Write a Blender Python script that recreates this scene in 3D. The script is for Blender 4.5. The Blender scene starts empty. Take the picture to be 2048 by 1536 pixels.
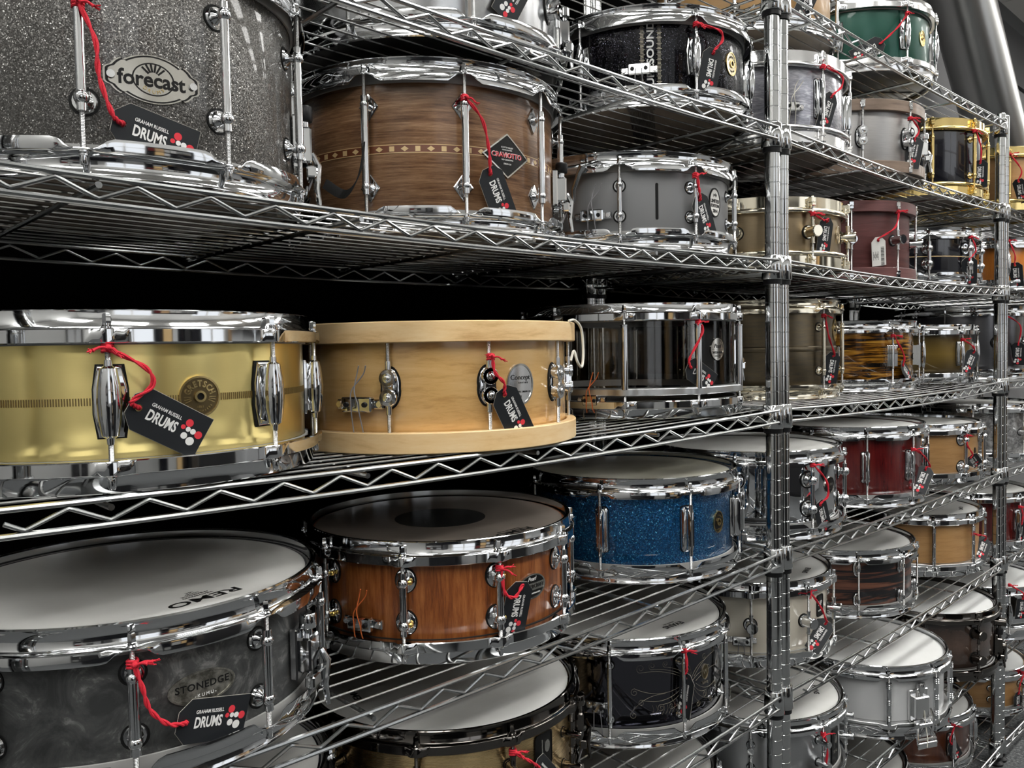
import bpy, math, random
from mathutils import Vector, Matrix
random.seed(7)
PI = math.pi
AROT = 0.25                      # brushing runs round the shell
sc = bpy.context.scene
COL = sc.collection

# ------------------------------------------------------------------ camera
CAMP = (-1.28430, -0.70806, 1.19209)
Fv = Vector((0.6845767, 0.72772643, -0.04205938))
Rv = Vector((0.72774858, -0.6856171, -0.01764084))
Uv = Vector((0.04167433, 0.01853215, 0.99895936))
cd = bpy.data.cameras.new('camera'); cam = bpy.data.objects.new('camera', cd); COL.objects.link(cam)
cd.sensor_width = 36.0; cd.lens = 1619.3077 / 2048 * 36.0; cd.clip_start = 0.02; cd.clip_end = 100
m = Matrix((Rv, Uv, -Fv)).transposed().to_4x4(); m.translation = CAMP; cam.matrix_world = m
sc.camera = cam

# ------------------------------------------------------------------ world, exposure
w = bpy.data.worlds.new('world'); sc.world = w; w.use_nodes = True
bg = w.node_tree.nodes['Background']; bg.inputs[0].default_value = (0.93, 0.96, 1.0, 1); bg.inputs[1].default_value = 1.3
sc.view_settings.view_transform = 'Standard'; sc.view_settings.look = 'None'
sc.view_settings.gamma = 1.0; sc.view_settings.use_curve_mapping = False
EXPOSURE = 0.0
sc.view_settings.exposure = EXPOSURE
LIGHT = 14.0                      # emission of the ceiling light diffusers
sc.cycles.max_bounces = 9; sc.cycles.glossy_bounces = 6; sc.cycles.diffuse_bounces = 3
sc.cycles.transmission_bounces = 6; sc.cycles.transparent_max_bounces = 8
sc.cycles.sample_clamp_indirect = 6.0
sc.cycles.caustics_reflective = False; sc.cycles.caustics_refractive = False

# ------------------------------------------------------------------ mesh helpers
class MB:
    def __init__(s): s.v = []; s.f = []; s.uv = None
    def add(s, vs, fs):
        b = len(s.v); s.v += [tuple(v) for v in vs]; s.f += [tuple(i + b for i in f) for f in fs]; return s
    def lathe(s, prof, n=32, closed=False, cx=0, cy=0, a0=0, a1=2*PI):
        full = abs(a1 - a0 - 2*PI) < 1e-6; k = n if full else n + 1; m_ = len(prof); vs = []; fs = []
        for i in range(k):
            a = a0 + (a1 - a0) * i / n; c, q = math.cos(a), math.sin(a)
            for r, z in prof: vs.append((cx + r*c, cy + r*q, z))
        for i in range(n):
            j = (i + 1) % k
            for p in range(m_ if closed else m_ - 1):
                q = (p + 1) % m_
                fs.append((i*m_ + p, j*m_ + p, j*m_ + q, i*m_ + q))
        return s.add(vs, fs)
    def box(s, c, d, rot=0.0, ax='z'):
        x, y, z = d[0]/2, d[1]/2, d[2]/2; vs = []
        for sx, sy, sz in ((-1,-1,-1),(1,-1,-1),(1,1,-1),(-1,1,-1),(-1,-1,1),(1,-1,1),(1,1,1),(-1,1,1)):
            p = Vector((sx*x, sy*y, sz*z))
            if rot: p = Matrix.Rotation(rot, 3, ax.upper()) @ p
            vs.append((p.x + c[0], p.y + c[1], p.z + c[2]))
        return s.add(vs, [(0,3,2,1),(4,5,6,7),(0,1,5,4),(1,2,6,5),(2,3,7,6),(3,0,4,7)])
    def bevbox(s, c, d, b=0.001):
        x, y, z = d[0]/2, d[1]/2, d[2]/2
        vs = []
        for zz, k in ((-z, b), (-z + b, 0), (z - b, 0), (z, b)):
            for px, py in ((-x+b+k*0,-y+k),(x-b,-y+k),(x-k,-y+b),(x-k,y-b),(x-b,y-k),(-x+b,y-k),(-x+k,y-b),(-x+k,-y+b)):
                vs.append((c[0]+px, c[1]+py, c[2]+zz))
        fs = [tuple(range(7,-1,-1)), tuple(range(24,32))]
        for L in range(3):
            for i in range(8): fs.append((L*8+i, L*8+(i+1)%8, L*8+8+(i+1)%8, L*8+8+i))
        return s.add(vs, fs)
    def tube(s, pts, r, n=8, caps=True):
        pts = [Vector(p) for p in pts]; k = len(pts); vs = []; fs = []
        rr = r if isinstance(r, (list, tuple)) else [r]*k
        t0 = (pts[1] - pts[0]).normalized()
        up = Vector((0,0,1)) if abs(t0.z) < .9 else Vector((1,0,0))
        nrm = t0.cross(up).normalized()
        for i in range(k):
            t = (pts[min(i+1,k-1)] - pts[max(i-1,0)]).normalized()
            nrm = (nrm - t * nrm.dot(t)).normalized(); bn = t.cross(nrm)
            for j in range(n):
                a = 2*PI*j/n; vs.append(pts[i] + (nrm*math.cos(a) + bn*math.sin(a))*rr[i])
        for i in range(k-1):
            for j in range(n):
                fs.append((i*n+j, i*n+(j+1)%n, (i+1)*n+(j+1)%n, (i+1)*n+j))
        if caps: fs += [tuple(range(n-1,-1,-1)), tuple(range((k-1)*n, k*n))]
        return s.add(vs, fs)
    def ball(s, c, r, n=14, sc_=(1,1,1)):
        m_ = max(6, n//2 + 1); vs = [(c[0], c[1], c[2]-r*sc_[2])]; fs = []
        for i in range(1, m_):
            t = PI*i/m_
            for j in range(n):
                a = 2*PI*j/n; vs.append((c[0]+r*sc_[0]*math.sin(t)*math.cos(a), c[1]+r*sc_[1]*math.sin(t)*math.sin(a), c[2]-r*sc_[2]*math.cos(t)))
        vs.append((c[0], c[1], c[2]+r*sc_[2])); L = len(vs)-1
        for j in range(n):
            fs.append((0, 1+(j+1)%n, 1+j)); fs.append((L, L-n+j, L-n+(j+1)%n))
        for i in range(m_-2):
            for j in range(n):
                fs.append((1+i*n+j, 1+i*n+(j+1)%n, 1+(i+1)*n+(j+1)%n, 1+(i+1)*n+j))
        return s.add(vs, fs)
    def prism(s, outline, z0, z1, bev=0.0):
        n = len(outline); vs = [(x,y,z0) for x,y in outline]
        if bev:
            cx = sum(p[0] for p in outline)/n; cy = sum(p[1] for p in outline)/n
            vs += [(x,y,z1-bev) for x,y in outline]
            vs += [(cx+(x-cx)*(1-bev*2/max(1e-6,math.hypot(x-cx,y-cy))), cy+(y-cy)*(1-bev*2/max(1e-6,math.hypot(x-cx,y-cy))), z1) for x,y in outline]; L = 3
        else: vs += [(x,y,z1) for x,y in outline]; L = 2
        fs = [tuple(range(n-1,-1,-1)), tuple(range((L-1)*n, L*n))]
        for l in range(L-1):
            for i in range(n): fs.append((l*n+i, l*n+(i+1)%n, (l+1)*n+(i+1)%n, (l+1)*n+i))
        return s.add(vs, fs)
    def xf(s, fn, start=0):
        s.v = s.v[:start] + [tuple(fn(Vector(v))) for v in s.v[start:]]; return s
    def mesh(s, name, m_=None, smooth=True, ang=35, uv=None):
        me = bpy.data.meshes.new(name); me.from_pydata(s.v, [], s.f)
        if m_: me.materials.append(m_)
        if smooth:
            me.shade_smooth(); me.set_sharp_from_angle(angle=math.radians(ang))
        if uv:
            L = me.uv_layers.new(name='UVMap')
            for p in me.polygons:
                q = [uv(me.vertices[vi].co) for vi in p.vertices]
                um = max(a[0] for a in q)
                for li, a in zip(p.loop_indices, q):
                    u_ = a[0]
                    if len(a) > 2 and um - u_ > a[2]/2: u_ += a[2]
                    L.data[li].uv = (u_, a[1])
        me.update(); return me
    def build(s, name, m_, parent=None, **k):
        return put(s.mesh(name, m_, **k), name, parent)

def put(me, name, parent=None, loc=None, rz=None, mat=None):
    o = bpy.data.objects.new(name, me); COL.objects.link(o)
    if parent is not None: o.parent = parent
    if mat is not None: o.matrix_local = mat
    if loc is not None: o.location = loc
    if rz is not None: o.rotation_euler = (0, 0, rz)
    return o
def empty(name, loc, rz=0, label=None, cat=None, group=None):
    o = bpy.data.objects.new(name, None); COL.objects.link(o); o.location = loc; o.rotation_euler = (0,0,rz)
    o.empty_display_size = .02
    tag(o, label, cat, group); return o
def tag(o, label=None, cat=None, group=None, kind=None):
    if label: o['label'] = label
    if cat: o['category'] = cat
    if group: o['group'] = group
    if kind: o['kind'] = kind
    return o

# ------------------------------------------------------------------ text helper (flat mesh in x/y, extruded a little in z)
_tc = {}
def text_geo(txt, size, bold=0.0, depth=0.0002, squash=1.0, align='CENTER', shear=0.0, spacing=1.0):
    k = (txt, size, bold, depth, squash, align, shear, spacing)
    if k in _tc: return _tc[k]
    cu = bpy.data.curves.new('t', 'FONT'); cu.body = txt; cu.size = size; cu.align_x = align; cu.align_y = 'CENTER'
    cu.extrude = depth/2; cu.offset = bold; cu.resolution_u = 3; cu.shear = shear; cu.space_character = spacing
    o = bpy.data.objects.new('t', cu); COL.objects.link(o)
    dg = bpy.context.evaluated_depsgraph_get(); me = o.evaluated_get(dg).to_mesh()
    vs = [(v.co.x*squash, v.co.y, v.co.z) for v in me.vertices]; fs = [tuple(p.vertices) for p in me.polygons]
    o.evaluated_get(dg).to_mesh_clear(); COL.objects.unlink(o); bpy.data.objects.remove(o); bpy.data.curves.remove(cu)
    _tc[k] = (vs, fs); return _tc[k]
def add_text(mb, txt, size, x=0, y=0, z=0, rot=0, **k):
    vs, fs = text_geo(txt, size, **k); c, s_ = math.cos(rot), math.sin(rot)
    mb.add([(x+vx*c-vy*s_, y+vx*s_+vy*c, z+vz) for vx, vy, vz in vs], fs); return mb
def arc_text(mb, txt, size, r, a_mid, step, z=0, inward=False, **k):
    n = len(txt)
    for i, ch in enumerate(txt):
        if ch == ' ': continue
        a = a_mid + ((n-1)/2 - i)*step*(-1 if inward else 1)
        add_text(mb, ch, size, r*math.cos(a), r*math.sin(a), z, a - PI/2 + (PI if inward else 0), **k)
    return mb

# ------------------------------------------------------------------ materials
M = {}
def mat(name, col=(.8,.8,.8), rough=.5, metal=0.0, coat=0.0, **k):
    m_ = bpy.data.materials.new(name); m_.use_nodes = True; nt = m_.node_tree; b = nt.nodes['Principled BSDF']
    b.inputs['Base Color'].default_value = (*col, 1); b.inputs['Roughness'].default_value = rough
    b.inputs['Metallic'].default_value = metal; b.inputs['Coat Weight'].default_value = coat
    b.inputs['Coat Roughness'].default_value = k.get('coat_rough', .04)
    if 'aniso' in k:
        b.inputs['Anisotropic'].default_value = k['aniso']
        tn = nt.nodes.new('ShaderNodeTangent'); tn.direction_type = 'RADIAL'; tn.axis = 'Z'; nt.links.new(tn.outputs[0], b.inputs['Tangent'])
        b.inputs['Anisotropic Rotation'].default_value = k.get('arot', 0.0)
    if 'emit' in k:
        b.inputs['Emission Color'].default_value = (*k.get('ecol', col), 1); b.inputs['Emission Strength'].default_value = k['emit']
    M[name] = m_; return m_
def N(m_, t): return m_.node_tree.nodes.new(t)
def Lk(m_, a, b): m_.node_tree.links.new(a, b)
def B(m_): return m_.node_tree.nodes['Principled BSDF']
def coords(m_, kind='UV', sc_=(1,1,1), rot=(0,0,0)):
    tc = N(m_, 'ShaderNodeTexCoord'); mp = N(m_, 'ShaderNodeMapping'); Lk(m_, tc.outputs[kind], mp.inputs[0])
    mp.inputs['Scale'].default_value = sc_; mp.inputs['Rotation'].default_value = rot; return mp.outputs[0]
def noise(m_, vec, scale, detail=4, rough=.55, dist=0.0):
    n = N(m_, 'ShaderNodeTexNoise'); n.inputs['Scale'].default_value = scale; n.inputs['Detail'].default_value = detail
    n.inputs['Roughness'].default_value = rough; n.inputs['Distortion'].default_value = dist; Lk(m_, vec, n.inputs['Vector']); return n.outputs[0]
def ramp(m_, fac, stops):
    r = N(m_, 'ShaderNodeValToRGB'); el = r.color_ramp.elements
    while len(el) < len(stops): el.new(.5)
    for e, (p, c) in zip(el, stops): e.position = p; e.color = (*c, 1)
    Lk(m_, fac, r.inputs[0]); return r.outputs[0]
def bump(m_, h, strength=.3, dist=.001):
    b = N(m_, 'ShaderNodeBump'); b.inputs['Strength'].default_value = strength; b.inputs['Distance'].default_value = dist
    Lk(m_, h, b.inputs['Height']); Lk(m_, b.outputs[0], B(m_).inputs['Normal'])
def rough_from(m_, fac, a, b_):
    r = N(m_, 'ShaderNodeMapRange'); r.inputs['To Min'].default_value = a; r.inputs['To Max'].default_value = b_
    Lk(m_, fac, r.inputs[0]); Lk(m_, r.outputs[0], B(m_).inputs['Roughness'])

def chrome(name, col, r0=.03, r1=.09):
    m_ = mat(name, col, r0, 1.0); n = noise(m_, coords(m_, 'Object', (1,1,1)), 60, 3); rough_from(m_, n, r0, r1); return m_
chrome('chrome', (.68,.69,.70)); chrome('chrome_soft', (.80,.80,.80), .10, .2)
chrome('shelf_chrome', (.43,.44,.44), .16, .28); chrome('post_chrome', (.58,.59,.59), .06, .14)
chrome('wire_chrome', (.36,.36,.355), .18, .3); chrome('black_nickel', (.13,.12,.11), .05, .1); chrome('gold', (.83,.64,.27), .05, .12)
chrome('warm_chrome', (.80,.74,.60), .06, .14); chrome('aluminium', (.62,.63,.63), .3, .42)
chrome('steel_wire', (.55,.53,.50), .2, .3); chrome('gold_screw', (.9,.65,.2), .1, .2)
def thread(name, col):
    m_ = mat(name, col, .22, 1.0); wv = N(m_, 'ShaderNodeTexWave'); wv.bands_direction = 'Z'; wv.inputs['Scale'].default_value = 260
    Lk(m_, coords(m_, 'Object'), wv.inputs['Vector']); bump(m_, wv.outputs[0], .6, .0006); return m_
thread('thread_steel', (.55,.55,.545)); thread('thread_gold', (.8,.62,.28)); thread('thread_black', (.15,.14,.13))
mat('black_plastic', (.012,.012,.013), .35); mat('black_rubber', (.008,.008,.008), .6)
mat('card_black', (.015,.017,.020), .5); B(M['card_black']).inputs['Specular IOR Level'].default_value = .25; mat('card_edge', (.55,.52,.46), .7); mat('print_white', (.85,.85,.84), .6)
mat('print_red', (.75,.05,.07), .6); mat('print_black', (.01,.01,.01), .6); mat('label_white', (.78,.77,.74), .6)
m_ = mat('cord_red', (.62,.015,.035), .8)
wv = N(m_, 'ShaderNodeTexNoise'); wv.inputs['Scale'].default_value = 900; Lk(m_, coords(m_, 'Object'), wv.inputs['Vector']); bump(m_, wv.outputs[0], .8, .0006)
mat('cord_white', (.7,.68,.6), .8); mat('cord_orange', (.85,.2,.05), .7); mat('cord_grey', (.3,.3,.32), .6); mat('cord_black', (.02,.02,.02), .6)

# heads
def headmat(name, c0, c1, rough=.45, coat=0.15):
    m_ = mat(name, c0, rough, 0, coat, coat_rough=.3); n = noise(m_, coords(m_, 'Object', (1,1,1)), 9, 5, .6)
    Lk(m_, ramp(m_, n, [(.35, c0), (.7, c1)]), B(m_).inputs['Base Color']); n2 = noise(m_, coords(m_, 'Object'), 900, 2); bump(m_, n2, .15, .0003); return m_
headmat('head_white', (.74,.74,.72), (.65,.65,.62)); headmat('head_bright', (.80,.81,.80), (.74,.75,.74))
headmat('head_used', (.50,.49,.43), (.36,.35,.27)); headmat('head_dark', (.17,.148,.128), (.24,.20,.17), .42, .10)
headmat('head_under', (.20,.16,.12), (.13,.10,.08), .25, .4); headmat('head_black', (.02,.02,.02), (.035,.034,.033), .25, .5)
mat('collar_grey', (.42,.42,.41), .35); mat('collar_dark', (.03,.03,.03), .3)

def sparkle(name, base, flake, bright, scale=900, thr=.6, amp=1.1):
    m_ = mat(name, base, .28, .55, .55); v = coords(m_, 'UV')
    vo = N(m_, 'ShaderNodeTexVoronoi'); vo.inputs['Scale'].default_value = scale; Lk(m_, v, vo.inputs['Vector'])
    sp = N(m_, 'ShaderNodeSeparateColor'); Lk(m_, vo.outputs['Color'], sp.inputs[0])
    c = ramp(m_, sp.outputs[0], [(0, base), (thr, flake), (.93, flake), (.97, bright)]); Lk(m_, c, B(m_).inputs['Base Color'])
    ge = N(m_, 'ShaderNodeNewGeometry'); sub = N(m_, 'ShaderNodeVectorMath'); sub.operation = 'SUBTRACT'; sub.inputs[1].default_value = (.5,.5,.5)
    Lk(m_, vo.outputs['Color'], sub.inputs[0]); scl = N(m_, 'ShaderNodeVectorMath'); scl.operation = 'SCALE'; scl.inputs['Scale'].default_value = amp
    Lk(m_, sub.outputs[0], scl.inputs[0]); ad = N(m_, 'ShaderNodeVectorMath'); ad.operation = 'ADD'
    Lk(m_, ge.outputs['Normal'], ad.inputs[0]); Lk(m_, scl.outputs[0], ad.inputs[1]); nm = N(m_, 'ShaderNodeVectorMath'); nm.operation = 'NORMALIZE'
    Lk(m_, ad.outputs[0], nm.inputs[0]); Lk(m_, nm.outputs[0], B(m_).inputs['Normal']); return m_
sparkle('grey_sparkle', (.105,.10,.093), (.17,.165,.155), (.8,.79,.75), 1300, .7, .55)
sparkle('blue_sparkle', (.001,.030,.10), (.004,.115,.31), (.12,.55,.85), 800, .6, .8)
sparkle('black_sparkle', (.002,.002,.003), (.009,.009,.012), (.20,.20,.25), 1200, .9, .3)

def wood(name, cols, horiz=True, scale=1.0, rough=.35, coat=0.2, stretch=14, contrast=(.3,.7), bumpy=.12, fine=.35):
    m_ = mat(name, cols[0], rough, 0, coat, coat_rough=.12)
    sv = (1.0, stretch, 1) if horiz else (stretch, 1.0, 1)
    v = coords(m_, 'UV', sv)
    n = noise(m_, v, 6*scale, 8, .62, .6 if fine < .4 else .25); n2 = noise(m_, v, 34*scale, 8, .75, .3)
    mx = N(m_, 'ShaderNodeMath'); mx.operation = 'MULTIPLY_ADD'; mx.inputs[1].default_value = fine; Lk(m_, n2, mx.inputs[0])
    ml = N(m_, 'ShaderNodeMath'); ml.operation = 'MULTIPLY'; ml.inputs[1].default_value = 1-fine; Lk(m_, n, ml.inputs[0]); Lk(m_, ml.outputs[0], mx.inputs[2])
    a, b_ = contrast; k = len(cols)
    c = ramp(m_, mx.outputs[0], [(a + (b_-a)*i/(k-1), cols[i]) for i in range(k)]); Lk(m_, c, B(m_).inputs['Base Color'])
    n3 = noise(m_, v, 160*scale, 3, .6); bump(m_, n3, bumpy, .0005); return m_
wood('walnut', [(.05,.02,.008), (.17,.082,.038), (.27,.145,.072), (.42,.25,.14)], True, .9, .30, .35, 17, (.36,.60), .12, .55)
wood('maple', [(.50,.26,.08), (.76,.47,.18), (.84,.56,.25)], True, .8, .22, 1.0, 6, (.33,.6), .02)
wood('maple_hoop', [(.60,.36,.15), (.80,.55,.27), (.86,.64,.36)], True, 1.0, .42, .1, 5, (.35,.6), .05)
wood('honey', [(.38,.20,.075), (.50,.28,.11), (.54,.32,.14)], True, .8, .38, .3, 8, (.35,.62))
wood('mahogany', [(.11,.026,.006), (.32,.092,.020), (.52,.19,.055)], False, 1.3, .36, .35, 12, (.36,.62))
wood('ebony_stripe', [(.008,.008,.011), (.012,.010,.011), (.15,.058,.036), (.20,.085,.052)], True, .5, .4, .2, 13, (.43,.54), .1, .07)
wood('burgundy_stain', [(.075,.02,.02), (.12,.038,.036), (.16,.055,.05)], True, 1.2, .5, .1, 12, (.35,.65))
wood('dark_cherry', [(.06,.004,.005), (.12,.008,.008), (.16,.018,.012)], False, 1.0, .22, .9, 10, (.35,.65), .03)
wood('bubinga', [(.045,.012,.006), (.10,.03,.014), (.15,.055,.025)], False, .7, .3, .7, 9, (.35,.65), .03)
wood('orange_wood', [(.50,.15,.02), (.66,.22,.03), (.72,.28,.05)], False, .8, .3, .8, 6, (.35,.65), .03)
wood('brown_hoop', [(.12,.08,.055), (.20,.14,.10), (.25,.18,.135)], True, 1.0, .5, .1, 10, (.35,.65))
wood('pine_bottom', [(.40,.24,.10), (.50,.31,.14)], True, 1.0, .4, .2, 8, (.35,.65))

def brushed(name, col, col2, rough=.27, sy=260, aniso=.75):
    m_ = mat(name, col, rough, 1.0, aniso=aniso, arot=AROT); n = noise(m_, coords(m_, 'UV', (3, sy, 1)), 8, 5, .7)
    Lk(m_, ramp(m_, n, [(.3, col2), (.7, col)]), B(m_).inputs['Base Color']); rough_from(m_, n, rough*.95, rough*1.08); return m_
brushed('brushed_brass', (.90,.74,.31), (.87,.71,.29), .33, 400, .95); brushed('brushed_brass_dark', (.84,.62,.32), (.76,.55,.27), .27, 260, .93)
brushed('brushed_steel', (.68,.69,.70), (.60,.61,.62), .26, 260, .9); brushed('bronze', (.40,.31,.20), (.30,.23,.14), .4)
brushed('satin_silver', (.50,.49,.48), (.42,.41,.40), .42, 60); m_ = mat('satin_grey', (.30,.305,.31), .42, .35)
brushed('aged_brass', (.20,.155,.095), (.13,.115,.09), .32, 20, .4); brushed('steel_dark', (.20,.20,.21), (.15,.15,.16), .3)
brushed('steel_plain', (.50,.51,.52), (.44,.45,.46), .32, 260, .85)
chrome('mirror_shell', (.80,.81,.83), .02, .05); chrome('black_mirror', (.085,.085,.10), .05, .09)
# slate mottled
m_ = mat('slate', (.03,.032,.033), .5, .1, .15, coat_rough=.3); v = coords(m_, 'UV'); n = noise(m_, v, 26, 9, .72, 1.2)
Lk(m_, ramp(m_, n, [(.40,(.042,.044,.045)),(.55,(.085,.088,.088)),(.66,(.25,.25,.245))]), B(m_).inputs['Base Color']); bump(m_, noise(m_, v, 300, 3), .1, .0004)
# pearl
m_ = mat('grey_pearl', (.6,.6,.66), .2, .3, 1.0); v = coords(m_, 'UV', (9, 34, 1)); n = noise(m_, v, 4, 6, .6, 1.6)
Lk(m_, ramp(m_, n, [(.3,(.22,.22,.26)),(.55,(.42,.42,.47)),(.72,(.80,.80,.84))]), B(m_).inputs['Base Color'])
m_ = mat('marine_pearl', (.6,.6,.6), .2, .3, 1.0); n = noise(m_, coords(m_, 'UV', (14, 14, 1)), 3, 4, .55, 2.5)
Lk(m_, ramp(m_, n, [(.3,(.14,.14,.145)),(.5,(.33,.33,.33)),(.7,(.62,.62,.62))]), B(m_).inputs['Base Color'])
# tiger
m_ = mat('tiger', (.6,.3,.03), .22, .35, 1.0); n = noise(m_, coords(m_, 'UV', (3.4, 40, 1)), 3.0, 4, .55, 1.2)
Lk(m_, ramp(m_, n, [(.36,(.008,.006,.004)),(.47,(.16,.06,.006)),(.56,(.62,.27,.025)),(.7,(.85,.5,.09))]), B(m_).inputs['Base Color'])
# burst (colour fades black - gold - black up the shell: a duco lacquer)
m_ = mat('gold_burst', (.4,.26,.06), .35, .6, .5); sx = N(m_, 'ShaderNodeSeparateXYZ'); Lk(m_, coords(m_, 'UV'), sx.inputs[0])
mr = N(m_, 'ShaderNodeMapRange'); mr.inputs['From Max'].default_value = .157; Lk(m_, sx.outputs[1], mr.inputs[0])
Lk(m_, ramp(m_, mr.outputs[0], [(.15,(.025,.02,.012)),(.5,(.34,.22,.05)),(.85,(.025,.02,.012))]), B(m_).inputs['Base Color'])
m_ = mat('burl_burst', (.05,.03,.02), .2, 0, 1.0); v = coords(m_, 'UV'); sx = N(m_, 'ShaderNodeSeparateXYZ'); Lk(m_, v, sx.inputs[0])
mr = N(m_, 'ShaderNodeMapRange'); mr.inputs['From Max'].default_value = .175; Lk(m_, sx.outputs[1], mr.inputs[0]); n = noise(m_, v, 30, 6, .65, 1.5)
mu = N(m_, 'ShaderNodeMath'); mu.operation = 'MULTIPLY_ADD'; mu.inputs[1].default_value = .25; Lk(m_, n, mu.inputs[0])
mn = N(m_, 'ShaderNodeMath'); mn.operation = 'PINGPONG'; mn.inputs[1].default_value = .5; Lk(m_, mr.outputs[0], mn.inputs[0]); Lk(m_, mn.outputs[0], mu.inputs[2])
Lk(m_, ramp(m_, mu.outputs[0], [(.2,(.006,.005,.005)),(.62,(.09,.055,.04))]), B(m_).inputs['Base Color'])
mat('green_satin', (.010,.075,.052), .3, .35, .25, aniso=.6, arot=.25); mat('black_gloss', (.006,.006,.010), .18, 0, 1.0, coat_rough=.02)
mat('cream_gloss', (.88,.82,.69), .25, 0, .8); mat('white_gloss', (.60,.61,.62), .3, 0, .6)
m_ = mat('acrylic', (.5,.49,.48), .03); nt = m_.node_tree; tr = N(m_, 'ShaderNodeBsdfTransparent'); tr.inputs[0].default_value = (.84,.83,.81,1)
gl = N(m_, 'ShaderNodeBsdfGlossy'); gl.inputs['Roughness'].default_value = .03; fz = N(m_, 'ShaderNodeFresnel'); fz.inputs[0].default_value = 1.5; mxs = N(m_, 'ShaderNodeMixShader')
Lk(m_, fz.outputs[0], mxs.inputs[0]); Lk(m_, tr.outputs[0], mxs.inputs[1]); Lk(m_, gl.outputs[0], mxs.inputs[2]); Lk(m_, mxs.outputs[0], nt.nodes['Material Output'].inputs[0])
mat('badge_black', (.008,.008,.008), .35, 0, .2); mat('badge_cream', (.62,.53,.33), .3, .3, .5); mat('inlay_cream', (.72,.52,.26), .4, 0, .3); mat('inlay_red', (.16,.05,.02), .4, 0, .3)
chrome('badge_silver', (.56,.545,.50), .10, .16); chrome('badge_brass', (.66,.50,.22), .18, .3); chrome('badge_dark_brass', (.16,.12,.06), .3, .4)
m_ = mat('badge_stone', (.3,.29,.25), .3, .8); n = noise(m_, coords(m_, 'Object'), 90, 5, .7)
Lk(m_, ramp(m_, n, [(.4,(.17,.165,.14)),(.65,(.62,.6,.54))]), B(m_).inputs['Base Color'])
mat('engrave', (.42,.38,.30), .4, .9); mat('engrave_dim', (.26,.235,.18), .45, .6); mat('engrave_dark', (.20,.14,.05), .5, .6)

for n_ in ('black_rubber', 'badge_black', 'black_plastic', 'print_black', 'head_black', 'collar_dark', 'black_sparkle', 'print_red'):
    B(M[n_]).inputs['Specular IOR Level'].default_value = .2
B(M['black_sparkle']).inputs['Coat Weight'].default_value = .35; B(M['black_sparkle']).inputs['Metallic'].default_value = .8; B(M['black_sparkle']).inputs['Roughness'].default_value = .2
B(M['badge_black']).inputs['Coat Weight'].default_value = 0
# room materials
m_ = mat('carpet', (.25,.26,.27), .95); v = coords(m_, 'Object'); n = noise(m_, v, 120, 4, .8)
Lk(m_, ramp(m_, n, [(.38,(.035,.038,.040)),(.55,(.105,.11,.113)),(.68,(.30,.31,.31))]), B(m_).inputs['Base Color']); bump(m_, n, .7, .004)
m_ = mat('ceiling_tile', (.88,.87,.84), .9)
n = noise(m_, coords(m_, 'Object'), 180, 3); bump(m_, n, .2, .002)
m_ = mat('wall_grey', (.17,.17,.175), .8); n = noise(m_, coords(m_, 'Object'), 30, 3); bump(m_, n, .05, .002)
m_ = mat('wall_white', (.42,.42,.41), .8); n = noise(m_, coords(m_, 'Object'), 30, 3); bump(m_, n, .05, .002)
m_ = mat('curtain_black', (.0015,.0015,.0015), 1.0); B(m_).inputs['Specular IOR Level'].default_value = 0.0
mat('dark_trim', (.012,.012,.015), .6); mat('cabinet_dark', (.03,.03,.032), .4); mat('wood_panel', (.40,.26,.14), .5)
mat('glass', (1,1,1), .0); B(M['glass']).inputs['Transmission Weight'].default_value = 1; B(M['glass']).inputs['IOR'].default_value = 1.01
mat('white_paint', (.8,.8,.8), .5); mat('satin_tube', (.42,.42,.41), .3, 1.0)
mat('diffuser', (.9,.9,.9), .5, emit=LIGHT, ecol=(1.0,.985,.95))
mat('tile_gap', (.3,.3,.29), .9)

# ------------------------------------------------------------------ room
ZF = 1.218                                   # floor is 1.218 m below the survey origin
def struct(mb, name, m_, kind='structure', label=None): 
    o = mb.build(name, M[m_], None, smooth=False); o['kind'] = kind
    if label: o['label'] = label
    return o
X0R, X1R, Y0R, Y1R, ZC = -4.2, 9.0, -3.4, .92, 3.18
struct(MB().box(((X0R+X1R)/2, (Y0R+Y1R)/2, -.03), (X1R-X0R+.3, Y1R-Y0R+.3, .06)), 'floor', 'carpet')
ce = struct(MB().box(((X0R+X1R)/2, (Y0R+Y1R)/2, ZC+.07), (X1R-X0R+.3, Y1R-Y0R+.3, .06)), 'ceiling', 'tile_gap')
tile = MB().bevbox((0,0,0), (.592,.592,.02), .003).mesh('ceiling_tile', M['ceiling_tile'], smooth=False)
lights_at = set()
for ix in range(22):
    for iy in range(7):
        if iy in (1, 4) and ix % 3 in (0, 1): lights_at.add((ix, iy)); continue
        put(tile, 'ceiling_tile', ce, loc=(X0R+.3+ix*.6, Y0R+.3+iy*.6+.04, ZC+.022))
struct(MB().box(((X0R+X1R)/2, Y1R+.05, ZC/2), (X1R-X0R+.2, .1, ZC)), 'wall_back', 'wall_grey')
struct(MB().box((X0R-.05, (Y0R+Y1R)/2, ZC/2), (.1, Y1R-Y0R, ZC)), 'wall_left', 'wall_white')
struct(MB().box((X1R+.05, (Y0R+Y1R)/2, ZC/2), (.1, Y1R-Y0R, ZC)), 'wall_right', 'wall_white')
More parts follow.
